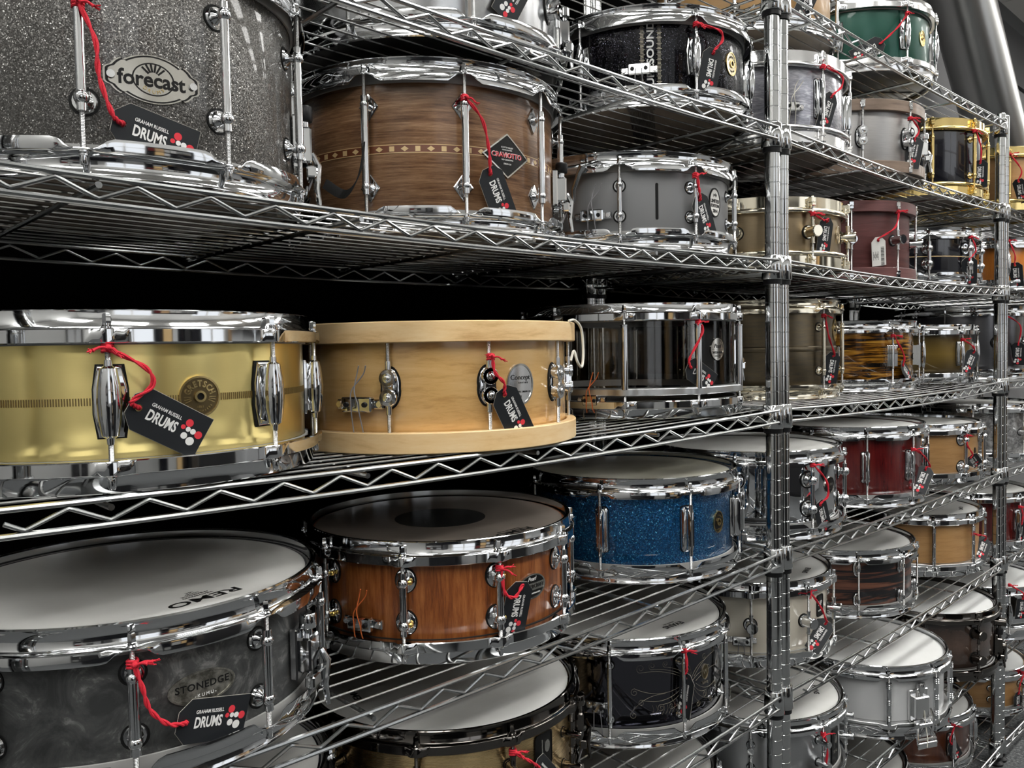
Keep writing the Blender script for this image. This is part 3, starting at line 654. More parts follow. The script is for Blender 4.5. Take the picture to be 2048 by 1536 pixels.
# ------------------------------------------------------------------ tables: pose, cords, badges, fittings (angle on the shell in degrees, height in mm)
DR = {
 'forecast': ('A', 172, 10, -1005, 166, 244.9, 214),
 'silver': ('T', 178, 8, -586, 195, 204.2, 159),
 'walnut': ('A', 178, 10, -582, 209, 211.2, 205),
 'pdp': ('A', 178, 10, -203, 170, 219.4, 143),
 'puresound': ('T', 165, 6, -136, 166, 183.7, 153),
 'gretsch': ('B', 174, 8, -1005, 161, 248.1, 150),
 'maple': ('B', 176, 10, -615, 157, 216.3, 149),
 'crystal': ('B', 178, 10, -148, 193, 215.8, 180),
 'kumu': ('C', 176, 10, -1010, 159, 252.3, 144),
 'master': ('C', 170, 10, -602, 166, 217.9, 144),
 'blue': ('C', 168, 8, -180, 168, 202.8, 161),
 'sonorbrass': ('D', 178, 10, -581, 191, 221.2, 160),
 'floral': ('D', 178, 10, -201, 190, 216.5, 169),
 'leftD': ('D', 178, 8, -985, 190, 200, 165),
 'Fhead': ('F', 178, 10, -214, 200, 200.0, 160),
 'Fmid': ('F', 178, 10, -620, 200, 200.0, 150),
 'naturalG': ('T0', 178, 8, 262, 218, 253.3, 150),
 'green': ('T0', 178, 8, 658, 170, 244.7, 162),
 'pearlwhite': ('T', 176, 8, 214, 168, 253.3, 165),
 'woodhoop': ('T', 176, 10, 591, 167, 222.2, 153),
 'blackgold': ('T', 176, 10, 1017, 164, 218.1, 189),
 'bronze': ('A', 172, 8, 232, 176, 246.6, 130),
 'burgundy': ('A', 165, 10, 603, 178, 217.7, 168),
 'blackA': ('A', 176, 10, 1001, 173, 220.6, 143),
 'blackbrass': ('B', 168, 10, 395, 258, 257.9, 209),
 'tiger': ('B', 168, 8, 765, 232, 243.9, 169),
 'burst': ('B', 165, 10, 1128, 208, 250.4, 157),
 'chrome': ('C', 176, 8, 201, 173, 249.6, 165),
 'red': ('C', 176, 10, 642, 175, 221.1, 179),
 'natC': ('C', 176, 10, 1027, 172, 248.5, 153),
 'cream': ('D', 176, 10, 219, 203, 218.4, 163),
 'ebony': ('D', 178, 10, 634, 197, 222.9, 153),
 'natD': ('D', 176, 10, 1078, 184, 219.9, 163),
 'evansF': ('F', 178, 8, 241, 190, 255.9, 150),
 'whiteF': ('F', 178, 10, 637, 125, 220.8, 163),
 'mapex': ('F', 178, 8, 1043, 138, 200.0, 175),
 'bubinga': ('E', 178, 8, 1055, 200, 200.0, 150),
 'Eleft': ('E', 178, 8, 600, 200, 200.0, 150),
 'u3gold': ('T', 176, 10, 1455, 110, 216.8, 177),
 'u3orange': ('A', 176, 8, 1462, 125, 220.6, 149),
 'u3grey': ('B', 176, 8, 1515, 195, 232, 217),
 'u3white': ('C', 178, 8, 1560, 175, 200.0, 176),
 'u3red': ('D', 176, 8, 1466, 168, 250.6, 169),
 'u3chrome': ('F', 176, 8, 1462, 130, 225.7, 153),
 'u3nat': ('E', 176, 10, 1535, 190, 224, 140),
}
TAG={
 'forecast':([(247.0, 133.8),(248.6, 105.5),(249.1, 78.5),(251.4, 51.1)],(253.9, 43.4),(269.4, 31.2)),
 'walnut':([(248.1, 155.8),(252.9, 131.3),(255.2, 96.9)],(256.5, 70.2),(263.6, 24.8)),
 'pdp':([(254.8, 108.0),(255.5, 90.0)],(257.5, 73.2),(264.8, 29.4)),
 'silver':([(276.1, 103.6)],(270.6, 85.8),(261.4, 28.5)),
 'puresound':([(244.1, 119.4),(255.5, 114.8),(257.7, 100.9)],(253.4, 80.3),(251.2, 32.8)),
 'gretsch':([(250.1, 117.7),(256.2, 102.5),(257.7, 88.1),(253.2, 75.8)],(254.6, 69.6),(269.8, 40.9)),
 'maple':([(250.8, 106.5),(252.9, 89.5),(256.1, 77.8)],(257.3, 63.6),(263.2, 30.9)),
 'crystal':([(251.8, 147.4),(252.6, 132.0),(245.8, 93.7)],(247.3, 78.2),(262.2, 50.9)),
 'kumu':([(252.6, 109.8),(254.2, 92.3),(255.7, 72.6),(259.4, 57.7)],(264.1, 52.1),(281.1, 37.2)),
 'master':([(253.6, 107.3),(254.8, 80.1),(258.9, 72.5)],(262.6, 79.3),(260.1, 31.8)),
 'chrome':([(248.7, 137.1),(257.6, 108.6),(259.3, 80.0)],(254.9, 61.6),(260.6, 23.7)),
 'red':([(258.0, 124.9),(266.9, 108.7),(279.5, 81.0)],(275.5, 73.8),(265.1, 27.2)),
 'natC':([(246.3, 122.7),(247.8, 99.5),(253.3, 75.3)],(253.7, 65.3),(273.6, 30.1)),
 'cream':([(254.1, 140.7),(262.7, 106.4),(267.8, 78.1)],(270.8, 66.5),(259.5, 31.8)),
 'natD':([(259.8, 106.8),(272.2, 94.7)],(286.0, 72.9),(269.5, 25.9)),
 'floral':([(251.0, 145.7),(252.5, 121.5)],(253.4, 102.5),(252.1, 37.4)),
 'sonorbrass':([(258.1, 122.1),(263.2, 108.0)],(268.3, 91.8),(293.6, 12.0)),
 'evansF':([(254.9, 113.1),(256.9, 83.8)],(256.2, 41.6),(256.2, -12.5)),
 'bubinga':([(236.8, 129.9),(239.9, 96.8)],(242.7, 80.9),(254.2, 28.5)),
 'naturalG':([(259.2, 95.6)],(254.1, 72.3),(247.7, 27.3)),
 'green':([(243.3, 120.6),(235.8, 87.0)],(225.1, 54.9),(209.1, 29.5)),
 'pearlwhite':([(252.7, 135.5),(266.4, 127.2),(267.4, 107.9)],(259.8, 84.4),(255.4, 32.0)),
 'woodhoop':([(261.4, 115.8),(265.2, 94.3)],(263.4, 71.5),(261.2, 22.6)),
 'blackgold':([(254.2, 156.3),(258.7, 117.3)],(261.3, 80.6),(264.6, 31.0)),
 'bronze':([(247.1, 95.5),(252.8, 85.4)],(257.3, 84.0),(256.5, 30.3)),
 'burgundy':([(255.6, 143.5),(248.4, 108.9)],(236.5, 80.8),(238.7, 27.3)),
 'blackA':([(256.4, 117.6),(261.2, 86.1)],(255.7, 60.0),(258.3, 16.7)),
 'blackbrass':([(260.5, 172.6),(259.9, 132.9)],(268.8, 88.4),(266.9, 29.4)),
 'tiger':([(248.4, 130.9),(252.5, 85.8)],(253.5, 59.7),(271.4, 24.3)),
 'burst':([(253.7, 114.7),(260.9, 98.4)],(267.1, 79.4),(258.6, 31.8)),
 'u3gold':([(222.7, 151.9),(225.1, 107.5)],(224.3, 76.6),(227.6, 24.0)),
 'u3orange':([(225.1, 136.4),(224.8, 97.2)],(226.0, 68.8),(228.5, 19.6)),
 'u3grey':([(247.4, 195.9),(252.6, 159.1)],(253.6, 99.9),(256.0, 33.1)),
 'u3red':([(250.1, 126.0),(251.4, 103.4)],(251.5, 74.5),(253.1, 15.0)),
 'u3chrome':([(231.0, 161.6),(235.6, 141.8)],(237.3, 120.5),(237.4, 62.3)),
 'u3nat':([(249.5, 124.4),(251.6, 95.4)],(251.8, 65.6),(254.1, 17.7)),
}
BADGE={ 'forecast':(262.2, 86.1), 'walnut':(267.0, 98.3), 'pdp':(274.3, 76.9), 'puresound':(273.6, 79.9), 'gretsch':(271.0, 76.0), 'maple':(267.4, 74.2), 'crystal':(269.4, 105.9), 'kumu':(270.2, 73.4), 'master':(272.6, 72.9), 'blue':(272.0, 81.7), 'green':(266.4, 84.0), 'blackbrass':(285.3, 144.3), 'tiger':(290.1, 81.4), 'floral':(271.3, 96.6), 'evansF':(276.0, 55.8), 'cream':(272.3, 100.0), 'chrome':(271.5, 91.7), 'natC':(269.3, 72.9), 'sonorbrass':(276.5, 99.6), 'burgundy':(276.9, 101.0), 'bronze':(279.4, 66.4), 'slot':(237.3, 70.9),}
HW={
 'forecast':(330.4, 66.8), 'walnut':(312.6, 65.3), 'kumu':(307.6, 57.3), 'blue':(300.5, 69.2), 'puresound':(215.5, 54.9), 'puresound2':(196.4, 28.7), 'maple':(202.9, 56.5), 'crystal':(197.7, 25.6), 'master':(199.5, 48.6), 'pdp':(205.1, 51.3), 'pdp2':(203.0, 103.9), 'sonorbrass':(312.1, 120.1), 'floral':(210.2, 65.8), 'pearlwhite':(234.1, 62.0), 'whiteF':(241.8, 64.6), 'mapex':(268.0, 12.0), 'woodhoop':(289.5, 74.9), 'sonorT':(283.0, 107.4), 'gretsch':(222.9, 79.0), 'maple2':(297.7, 75.1), 'cream':(212.1, 54.4), 'silver':(298.1, 77.4), 'u3white':(228.7, 74.9),}

CH = 'chrome'
def sp(shell, hoop='flange', hm=CH, lug='tube', lp=None, head='head_white', rod='thread_steel', label='', short='', **k):
    return dict(shell=shell, hoop=hoop, hm=hm, lug=lug, lp=lp or {}, head=head, rod=rod, label=label, short=short, **k)
S = {
'forecast': sp('grey_sparkle', 'flange', CH, 'tube', dict(hl=45, br=6.2, tr=4), label='deep grey sparkle snare drum with cartouche badge at the upper left', short='the grey sparkle drum'),
'silver': sp('brushed_steel', 'flange', CH, 'turret', label='brushed steel snare drum above the walnut drum, cut by the top of the photo', short='the brushed steel drum above the walnut one'),
'walnut': sp('walnut', 'flange', CH, 'tube', dict(hl=48, br=5.4, tr=4.6, base='diamond'), label='deep walnut snare drum with a diamond inlay band around it', short='the walnut drum with the inlay band'),
'pdp': sp('satin_grey', 'flange', CH, 'tube', dict(hl=22, br=5.2, tr=3.6), label='satin grey snare drum with a black vertical vent slot', short='the satin grey drum with the slot'),
'puresound': sp('black_sparkle', 'flange', CH, 'tear', dict(h=33, w=.9), label='black sparkle snare drum with cream round badge, above the slotted grey drum', short='the black sparkle drum'),
'gretsch': sp('brushed_brass', 'cast', CH, 'tear', dict(h=34, w=1.15), label='brushed brass snare drum with engraved centre band at the left edge', short='the brushed brass drum with the engraved band'),
'maple': sp('maple', 'wood', 'maple_hoop', 'turret', dict(ro=8), label='glossy maple snare drum with thick wooden hoops', short='the maple drum with wooden hoops'),
'crystal': sp('acrylic', 'cast', CH, 'column', dict(z0=46, tr=5.6), label='smoky clear acrylic snare drum on a free-floating metal ring', short='the clear acrylic drum', ring=36),
'kumu': sp('slate', 'flange', CH, 'tube', dict(hl=27, br=6, tr=4.6), head='head_white', label='dark stone-finish snare drum with oval stone badge at the lower left', short='the stone-finish drum'),
'master': sp('mahogany', 'cast', CH, 'tube', dict(hl=25, br=6.8, tr=4.6, base='oval', gold=1), head='head_dark', label='red-brown striped wood snare drum with dark head and black centre dot', short='the red-brown wood drum with a dark head'),
'blue': sp('blue_sparkle', 'flange', CH, 'beaver', dict(h=35, w=10), head='head_used', label='blue sparkle snare drum with worn stained head', short='the blue sparkle drum'),
'leftD': sp('black_gloss', 'flange', CH, 'tube', dict(hl=28), label='snare drum in the bottom left corner showing only its head below the shelf', short='the corner drum'),
'sonorbrass': sp('brushed_brass_dark', 'cast', 'black_nickel', 'cyl2', dict(r=6, hl=22, mat='black_nickel'), rod='thread_black', label='brushed brass snare drum with black nickel hoops at the bottom', short='the brass drum with black hoops'),
'floral': sp('black_mirror', 'flange', CH, 'tube', dict(hl=42, br=4.2, tr=4), label='black mirror-finish snare drum engraved with curling scrolls', short='the engraved black drum'),
'Fhead': sp('steel_plain', 'flange', CH, 'tube', dict(hl=28), label='snare drum at the bottom edge beneath the engraved black drum', short='the drum under the engraved one'),
'Fmid': sp('steel_plain', 'cast', CH, 'tube', dict(hl=28), label='snare drum hidden low beneath the brass drum with black hoops', short='the hidden drum'),
'naturalG': sp('pine_bottom', 'flange', CH, 'tube', dict(hl=28), label='natural wood snare drum seen from below behind the double post at the top', short='the natural drum at the top'),
'green': sp('green_satin', 'cast', 'chrome_soft', 'tear', dict(h=36, w=.9), label='satin dark green snare drum on the top shelf', short='the green drum'),
'pearlwhite': sp('grey_pearl', 'single', 'chrome_soft', 'beaver', dict(h=36, w=9), label='pale grey pearl snare drum right of the double post', short='the grey pearl drum'),
'woodhoop': sp('satin_silver', 'wood', 'brown_hoop', 'turret', label='matte silver snare drum with brown wooden hoops', short='the silver drum with brown hoops', claws=True),
'blackgold': sp('black_gloss', 'single', 'gold', 'tube', dict(hl=45, br=5.2, tr=4.6, mat='gold'), rod='thread_gold', label='black gloss snare drum with gold hoops and tubes', short='the black drum with gold hoops'),
'bronze': sp('bronze', 'single', 'warm_chrome', 'cylinder', dict(r=11, mat='warm_chrome'), label='shallow bronze snare drum with cylinder lugs behind the double post', short='the bronze drum'),
'burgundy': sp('burgundy_stain', 'wood', 'burgundy_stain', 'cylinder', dict(r=10.5), label='dull burgundy stained wood snare drum with a white price label', short='the burgundy drum', claws=True),
'blackA': sp('black_gloss', 'flange', CH, 'tube', dict(hl=19, br=9, tr=5, gold=1), label='small black gloss snare drum with thin pale line, beside the burgundy drum', short='the black drum beside the burgundy one'),
'blackbrass': sp('aged_brass', 'flange', 'warm_chrome', 'tube', dict(hl=46, br=5.4, tr=4.4, mat='warm_chrome'), label='dark aged brass snare drum with raised centre bead and round gold badge', short='the dark aged brass drum'),
'tiger': sp('tiger', 'flange', CH, 'fluted', label='orange and black tiger pearl snare drum with fluted lugs', short='the tiger pearl drum'),
'burst': sp('gold_burst', 'cast', CH, 'tear', dict(h=36, w=.8), label='snare drum fading from black to dull gold at the middle', short='the gold burst drum'),
'chrome': sp('mirror_shell', 'flange', CH, 'tube', dict(hl=27, br=9, tr=4), label='mirror chrome snare drum behind the double post, with a black oval badge', short='the chrome drum behind the double post'),
'red': sp('dark_cherry', 'flange', CH, 'beaver', dict(h=34, w=9.5), label='deep red gloss snare drum with long chrome lugs, beside the mirror chrome drum', short='the deep red drum'),
'natC': sp('honey', 'cast', CH, 'tube', dict(hl=35, br=9, tr=5), label='honey coloured wood snare drum with ball-ended tube lugs, right of the deep red drum', short='the honey coloured drum'),
'cream': sp('cream_gloss', 'cast', CH, 'cylinder', dict(r=11), label='cream gloss snare drum with cylinder lugs behind the double post', short='the cream drum'),
'ebony': sp('ebony_stripe', 'flange', CH, 'mini', dict(hl=36), label='snare drum of dark striped ebony wood with small paired lugs', short='the striped ebony drum'),
'natD': sp('honey', 'cast', CH, 'column', dict(z0=30, tr=5, rings=1), label='honey wood snare drum with ribbed column rods, low at the right', short='the honey drum with ribbed columns', ring=22),
'evansF': sp('steel_plain', 'flange', CH, 'cyl2', dict(r=7, hl=22), label='brushed steel snare drum at the bottom behind the double post', short='the steel drum at the bottom'),
'whiteF': sp('white_gloss', 'flange', CH, 'column', dict(z0=34, tr=5.4, rings=1), head='head_bright', label='white free-floating snare drum with ribbed columns and a large strainer', short='the white free-floating drum', ring=26),
'mapex': sp('burl_burst', 'cast', 'black_nickel', 'cyl2', dict(r=13, hl=32, mat='black_nickel'), head='head_bright', rod='thread_black', label='dark burl burst snare drum with black hardware low at the right', short='the dark burl drum'),
'bubinga': sp('bubinga', 'flange', CH, 'tear', dict(h=34, w=.9), label='dark red-brown striped snare drum on the bottom shelf', short='the drum on the bottom shelf'),
'Eleft': sp('bubinga', 'flange', CH, 'tear', dict(h=34, w=.9), label='dark snare drum deep on the bottom shelf, left of the striped one', short='the left drum on the bottom shelf'),
'u3gold': sp('honey', 'single', 'gold', 'tube', dict(hl=45, br=5.2, tr=4.4, mat='gold'), rod='thread_gold', label='natural wood snare drum with gold hoops at the right edge', short='the natural drum with gold hoops'),
'u3orange': sp('orange_wood', 'flange', CH, 'tear', dict(h=32, w=.9), label='bright orange wood snare drum at the right edge', short='the orange drum'),
'u3grey': sp('steel_dark', 'flange', CH, 'puck', label='deep dark grey metal snare drum with round centre lugs at the right edge', short='the deep dark grey drum'),
'u3white': sp('marine_pearl', 'cast', CH, 'cylinder', dict(r=8), label='grey and white marine pearl snare drum at the right edge', short='the marine pearl drum'),
'u3red': sp('dark_cherry', 'cast', CH, 'beaver', dict(h=32, w=11), label='dark wine red snare drum at the right edge, right of the rack posts', short='the wine red drum'),
'u3chrome': sp('mirror_shell', 'flange', CH, 'tear', dict(h=34, w=1), head='head_bright', label='chrome snare drum at the right edge below the wine red drum', short='the chrome drum at the right edge'),
'u3nat': sp('honey', 'flange', CH, 'cyl2', dict(r=8, hl=17, mat='chrome_soft'), head='head_bright', label='honey wood snare drum on the bottom shelf at the right edge', short='the honey drum on the bottom shelf'),
}
GR = 'snare drums standing on the wire shelves'
ROOT = {}
def make_drum(key):
    sh, R, NL, X, Y, ph, H = DR[key]; d = S[key]; phi = math.radians(ph)
    z = base_z(X*mm, sh); root = empty('snare_drum', (X*mm, Y*mm, z), 0, d['label'], 'snare drum', GR); ROOT[key] = root
    rg = d.get('ring'); zb = (rg+12 if rg else 10)*mm
    def uv(co): return (math.atan2(co.y, co.x) * R*mm + PI*R*mm, co.z, 2*PI*R*mm)
    # shell
    pr = [(R-4, zb/mm), (R-1, zb/mm-1 if not rg else zb/mm), (R, zb/mm+.5)]
    if key == 'blackbrass': hm_ = H/2; pr += [(R, hm_-6), (R+2.2, hm_-4), (R+3, hm_), (R+2.2, hm_+4), (R, hm_+6)]
    pr += [(R, H-10.5), (R-1, H-10), (R-4, H-10)]
    thin = 6 if key == 'crystal' else 4
    pr[0] = (R-thin, pr[0][1]); pr[-1] = (R-thin, H-10)
    shell = MB().lathe([(a*mm, b*mm) for a, b in pr], 128, closed=True).build('shell', M[d['shell']], root, uv=uv)
    # heads
    cu = 'collar_dark' if d['head'] in ('head_dark',) else 'collar_grey'
    hd = cache(('head', R, d['head']), lambda: MB().lathe([(r*mm, q*mm) for r, q in [(.01,0),(R*.4,0),(R*.7,0),(R-10,0),(R-5,-.6),(R-1,-2),(R+1.5,-3.5),(R+1.5,-4.5),(.01,-4)]], 96).mesh('head', M[d['head']]))
    put(hd, 'head', root, loc=(0,0,(H-8.5)*mm))
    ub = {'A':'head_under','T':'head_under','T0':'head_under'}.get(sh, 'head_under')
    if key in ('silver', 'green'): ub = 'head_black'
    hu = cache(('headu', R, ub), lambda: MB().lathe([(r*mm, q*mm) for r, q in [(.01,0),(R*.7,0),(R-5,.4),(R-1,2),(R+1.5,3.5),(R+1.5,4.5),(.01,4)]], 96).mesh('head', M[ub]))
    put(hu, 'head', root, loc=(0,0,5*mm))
    if d['hoop'] in ('flange', 'cast'):
        ck = cache(('collar', R, cu), lambda: MB().lathe([(r*mm, q*mm) for r, q in [(R+.6,-1),(R+3,-1),(R+3.2,-17.6),(R+2.6,-18.6),(R+.6,-18.6)]], 96, closed=True).mesh('collar', M[cu]))
        put(ck, 'collar', root, loc=(0,0,(H-10)*mm)); o = put(ck, 'collar', root, loc=(0,0,28.6*mm) if 1 else None)
    hk = d['hoop']
    put(hoop_mesh(hk, R, NL, phi, d['hm'], False), 'hoop', root, loc=(0,0,H*mm)); put(hoop_mesh(hk, R, NL, phi, d['hm'], True), 'hoop', root)
    if rg:
        mb = MB(); n = 160
        for i in range(n):
            a = 2*PI*i/n; dd = abs(((a-phi)*NL/(2*PI)+.5) % 1 - .5)*2*PI/NL*R; e = 7*(1-smooth01((dd-7)/14))
            for r, q in ((R-6,rg),(R+9+e,rg),(R+10+e,rg+1),(R+10+e,rg+10),(R+9+e,rg+11),(R+2,rg+12),(R-6,rg+12)): mb.v.append((r*mm*math.cos(a), r*mm*math.sin(a), q*mm))
        for i in range(n):
            for k in range(7): mb.f.append((i*7+k, ((i+1)%n)*7+k, ((i+1)%n)*7+(k+1)%7, i*7+(k+1)%7))
        mb.build('float_ring', M['aluminium'], root)
    # lugs, rods
    rm, rh, rb = rod_mesh(R, H, hk, d['rod'], d['lp'].get('mat', CH) if d['hm'] != 'gold' else 'gold', d['lp'].get('ro', 13))
    lk = ('lug', d['lug'], R, H, tuple(sorted(d['lp'].items())))
    if lk not in _gc: _gc[lk] = [(n_, b_.mesh(n_, M[mt]), [(cn, cb.mesh(cn, M[cm])) for cn, cb, cm in ch]) for n_, b_, mt, ch in lug_meshes(d['lug'], R, H, d['lp'])]
    for k in range(NL):
        a = phi + 2*PI*k/NL
        for n_, me, ch in _gc[lk]:
            lo = put(me, 'lug', root, rz=a)
            for cn, cm in ch: put(cm, cn, lo)
        ro = put(rm, 'tension_rod', root, rz=a); 
        if key != 'maple': put(rh, 'rod_head', ro); put(rb, 'rod_head', ro)
        if hk == 'single' or d.get('claws') or hk == 'wood' and key != 'maple':
            for tp in (True, False): put(claw_mesh(R, H, tp, d['hm'] if hk == 'single' else CH), 'claw', root, rz=a)
    # snare wires under the bottom head
    if sh in ('A', 'T', 'T0'):
        def sw():
            b_ = MB()
            for i in range(18): b_.box((0, (i-8.5)*2.2*mm, 0), (R*1.7*mm, .9*mm, 1*mm))
            for s_ in (1,-1): b_.box((s_*R*.86*mm, 0, .4*mm), (12*mm, 42*mm, 1.2*mm))
            return b_.mesh('snare_wires', M['steel_wire'], smooth=False)
        put(cache(('sw', R), sw), 'snare_wires', root, loc=(0,0,3.4*mm), rz=math.radians(HW.get(key, (320,))[0] if key in HW else 320))
    return root
for k_ in DR: make_drum(k_)

# ------------------------------------------------------------------ details on single drums
def cat(p, n=6):
    p = [Vector(q) for q in p]; out = []
    for i in range(len(p)-1):
        a, b, c, d = p[max(i-1,0)], p[i], p[i+1], p[min(i+2,len(p)-1)]
        for k in range(n):
            t = k/n; out.append(.5*((2*b) + (c-a)*t + (2*a-5*b+4*c-d)*t*t + (3*b-a-3*c+d)*t**3))
    out.append(p[-1]); return out
def on(key): return ROOT[key], DR[key][1], DR[key][6]
# engraved band on the brass drum
r, R, H = on('gretsch'); mb = MB()
for i in range(520):
    a = 2*PI*i/520; mb.box(((R+.15)*mm*math.cos(a), (R+.15)*mm*math.sin(a), 75*mm), (.5*mm, .9*mm, 6.2*mm), a)
o = mb.build('engraved_band', M['engrave_dark'], r, smooth=False)
# inlay band on the walnut drum
r, R, H = on('walnut'); st = MB().lathe([((R-.5)*mm,95*mm),((R+.25)*mm,95*mm),((R+.25)*mm,104*mm),((R-.5)*mm,104*mm)], 128).build('inlay_band', M['inlay_red'], r, smooth=True)
for zz in (94.6, 104.0): MB().lathe([((R-.5)*mm,zz*mm),((R+.35)*mm,zz*mm),((R+.35)*mm,(zz+.8)*mm),((R-.5)*mm,(zz+.8)*mm)], 128).build('inlay_line', M['inlay_cream'], st)
sq = MB().box(((R+.2)*mm, 0, 99.5*mm), (.7*mm, 6*mm, 6*mm)).mesh('inlay_square', M['inlay_cream'], smooth=False)
dm = MB(); xprism(dm, [(4.6*mm,0),(0,3.2*mm),(-4.6*mm,0),(0,-3.2*mm)], (R-.2)*mm, (R+.55)*mm, 99.5*mm); dm = dm.mesh('inlay_diamond', M['inlay_cream'], smooth=False)
for i in range(72): put(dm if i % 2 else sq, 'inlay_diamond' if i % 2 else 'inlay_square', st, rz=2*PI*i/72)
# vent slot
r, R, H = on('pdp'); mb = MB(); a_, z_ = BADGE['slot']
ol = rrect(4.4*mm, 54*mm, 2.2*mm, 6); st = len(mb.v); xprism(mb, ol, (R-3)*mm, (R+.5)*mm, 0); decal_o = mb.build('vent_slot', M['badge_black'], r, smooth=False); decal_o.rotation_euler = (0,0,math.radians(a_)); decal_o.location = (0,0,z_*mm)
# pale line on small black drum
r, R, H = on('blackA'); MB().lathe([((R-.5)*mm,70*mm),((R+.4)*mm,70*mm),((R+.4)*mm,71.8*mm),((R-.5)*mm,71.8*mm)], 96).build('inlay_line', M['inlay_cream'], r)
# scroll engraving
r, R, H = on('floral'); rnd = random.Random(3)
def scroll(mb, x, y, s, turns, dirn, tail):
    pts = []
    for i in range(26):
        t = i/25; a = dirn*t*turns*2*PI; q = s*(1-.8*t); pts.append((x + q*math.cos(a)*.9, y + q*math.sin(a), .15*mm))
    if tail: pts = [(x+s*.9+tail[0]*(1-k/8), y+tail[1]*(1-k/8)**2, .15*mm) for k in range(8)] + pts
    mb.tube(pts, .2*mm, 4)
mb = MB()
def sweep(x0, y0, x1, y1, bow, s, dr_, turns=1.25):            # a long bowed line ending in a spiral
    a = Vector((x0, y0, 0)); b = Vector((x1, y1, 0)); n_ = Vector((-(b-a).y, (b-a).x, 0)); pts = []
    for k in range(15):
        t = k/15; q = a.lerp(b, t) + n_*bow*4*t*(1-t); pts.append((q.x*mm, q.y*mm, .15*mm))
    d = (b-a).normalized(); c0 = b + Vector((-d.y, d.x, 0))*s*dr_; a0 = math.atan2((b-c0).y, (b-c0).x)
    for k in range(22):
        t = k/21; r_ = s*(1-.75*t); an = a0 + dr_*t*turns*2*PI; pts.append(((c0.x+r_*math.cos(an))*mm, (c0.y+r_*math.sin(an))*mm, .15*mm))
    mb.tube(pts, .2*mm, 4)
for a_ in [(20,8,-62,30,-.10,7,-1),(22,10,-44,34,-.09,6,-1),(24,12,-22,36,-.08,5,-1),(26,14,4,38,-.1,2.6,-1),(28,15,10,38,-.1,2.6,-1),(30,16,16,38,-.1,2.6,-1),
           (20,6,-70,6,.12,6,1),(18,4,-60,-12,.14,5,1),(16,2,-30,-22,.16,6,1),(22,0,-6,-30,.16,5,-1),(-20,-6,-74,-30,-.14,6,1),(-10,-12,24,-34,-.2,5,1),
           (30,8,64,30,.14,6,1),(32,4,74,10,.14,5,1),(34,0,66,-20,-.16,6,-1),(34,-4,50,-34,-.18,5,-1),(36,10,92,34,.12,6,1),(40,-2,100,-14,-.14,6,-1),(40,2,108,8,.1,4,1),(36,-10,84,-36,-.12,5,-1)]: sweep(*a_)
for i in range(8): mb.tube(cat([((-44+i*6)*mm, (-38)*mm, .15*mm), ((-40+i*6)*mm, (-30)*mm, .15*mm), ((-42+i*6.2)*mm, (-22-.3*i)*mm, .15*mm)], 4), .18*mm, 4)
decal('scroll_engraving', mb, 'engrave_dim', r, R, 251, 84*mm, smooth=False)

# ---- badges: (plate outline fn, plate material, rim material, text list)
def badge(key, w_, h_, plate, rim, texts, e=2.0, dz=0, hole=None, extra=None, at=None):
    r, R, H = on(key); a, z = at or BADGE[key]; z = (z+dz)*mm
    f = ell(w_*mm, h_*mm, e); mb = MB(); disc_grid(mb, f, 0, 1.2*mm); pb = decal('badge', mb, plate, r, R, a, z, ang=40)
    mb = MB(); ring(mb, f, .93, 1.02, 0, 1.9*mm); decal('rim', mb, rim, pb, R, a, z)
    if hole:
        mb = MB(); ring(mb, ell(hole*2*mm, hole*2*mm), .62, 1.0, .5*mm, 3*mm, 24); decal('grommet', mb, rim if rim != 'badge_black' else 'chrome', pb, R, a, z)
        mb = MB(); disc_grid(mb, ell(hole*1.24*mm, hole*1.24*mm), 1.2*mm, 1.5*mm, 2, 20); decal('vent_hole', mb, 'badge_black', pb, R, a, z)
    for i, (m_, fn) in enumerate(texts):
        mb = MB(); fn(mb); mb.xf(lambda v: Vector((v.x, v.y, v.z + 1.35*mm))); decal('lettering', mb, m_, pb, R, a, z, smooth=False)
    return pb
def T(txt, size, x=0, y=0, **k): return lambda mb: add_text(mb, txt, size*mm, x*mm, y*mm, 0, **{**dict(depth=.5*mm), **k})
def rays(mb, n, r0, r1, a0, a1, w_):
    for i in range(n):
        a = a0+(a1-a0)*i/(n-1); mb.box(((r0+r1)/2*math.cos(a)*mm, (r0+r1)/2*math.sin(a)*mm, 0), ((r1-r0)*mm, w_*mm, .5*mm), a)
def many(*fs):
    def f(mb):
        for g in fs: g(mb)
    return f
badge('gretsch', 35, 35, 'badge_dark_brass', 'badge_brass', [('badge_brass', many(lambda mb: arc_text(mb, 'GRETSCH', 7.6*mm, 11.0*mm, PI/2, .40, squash=.8, depth=.6*mm, bold=.25*mm), lambda mb: arc_text(mb, 'DRUM MAKERS', 2.6*mm, 12.6*mm, -PI/2, .175, inward=True, depth=.6*mm), lambda mb: add_text(mb, '1883', 3*mm, 0, -9*mm, 0, depth=.5*mm), lambda mb: rays(mb, 3, 8, 14, -.40, -.05, .7), lambda mb: rays(mb, 3, 8, 14, PI+.05, PI+.40, .7)))], hole=5)
def cart(t, s_):
    c, q = math.cos(t), math.sin(t); rx = 38; x = rx*c; k = abs(c)
    y = math.copysign(20*(max(0, 1-(min(k,.86)/.92)**2))**.75 + (4.5*math.sqrt(max(0, 1-((k-.8)/.2)**2)) if k > .6 else 0)*.9, q)*(1 if abs(q) > .02 else .3)
    return x*s_*mm, y*s_*mm
r, R, H = on('forecast'); a, z = BADGE['forecast']; z *= mm; mb = MB(); disc_grid(mb, cart, 0, 1.4*mm, 5, 60); pb = decal('badge', mb, 'badge_silver', r, R, a, z)
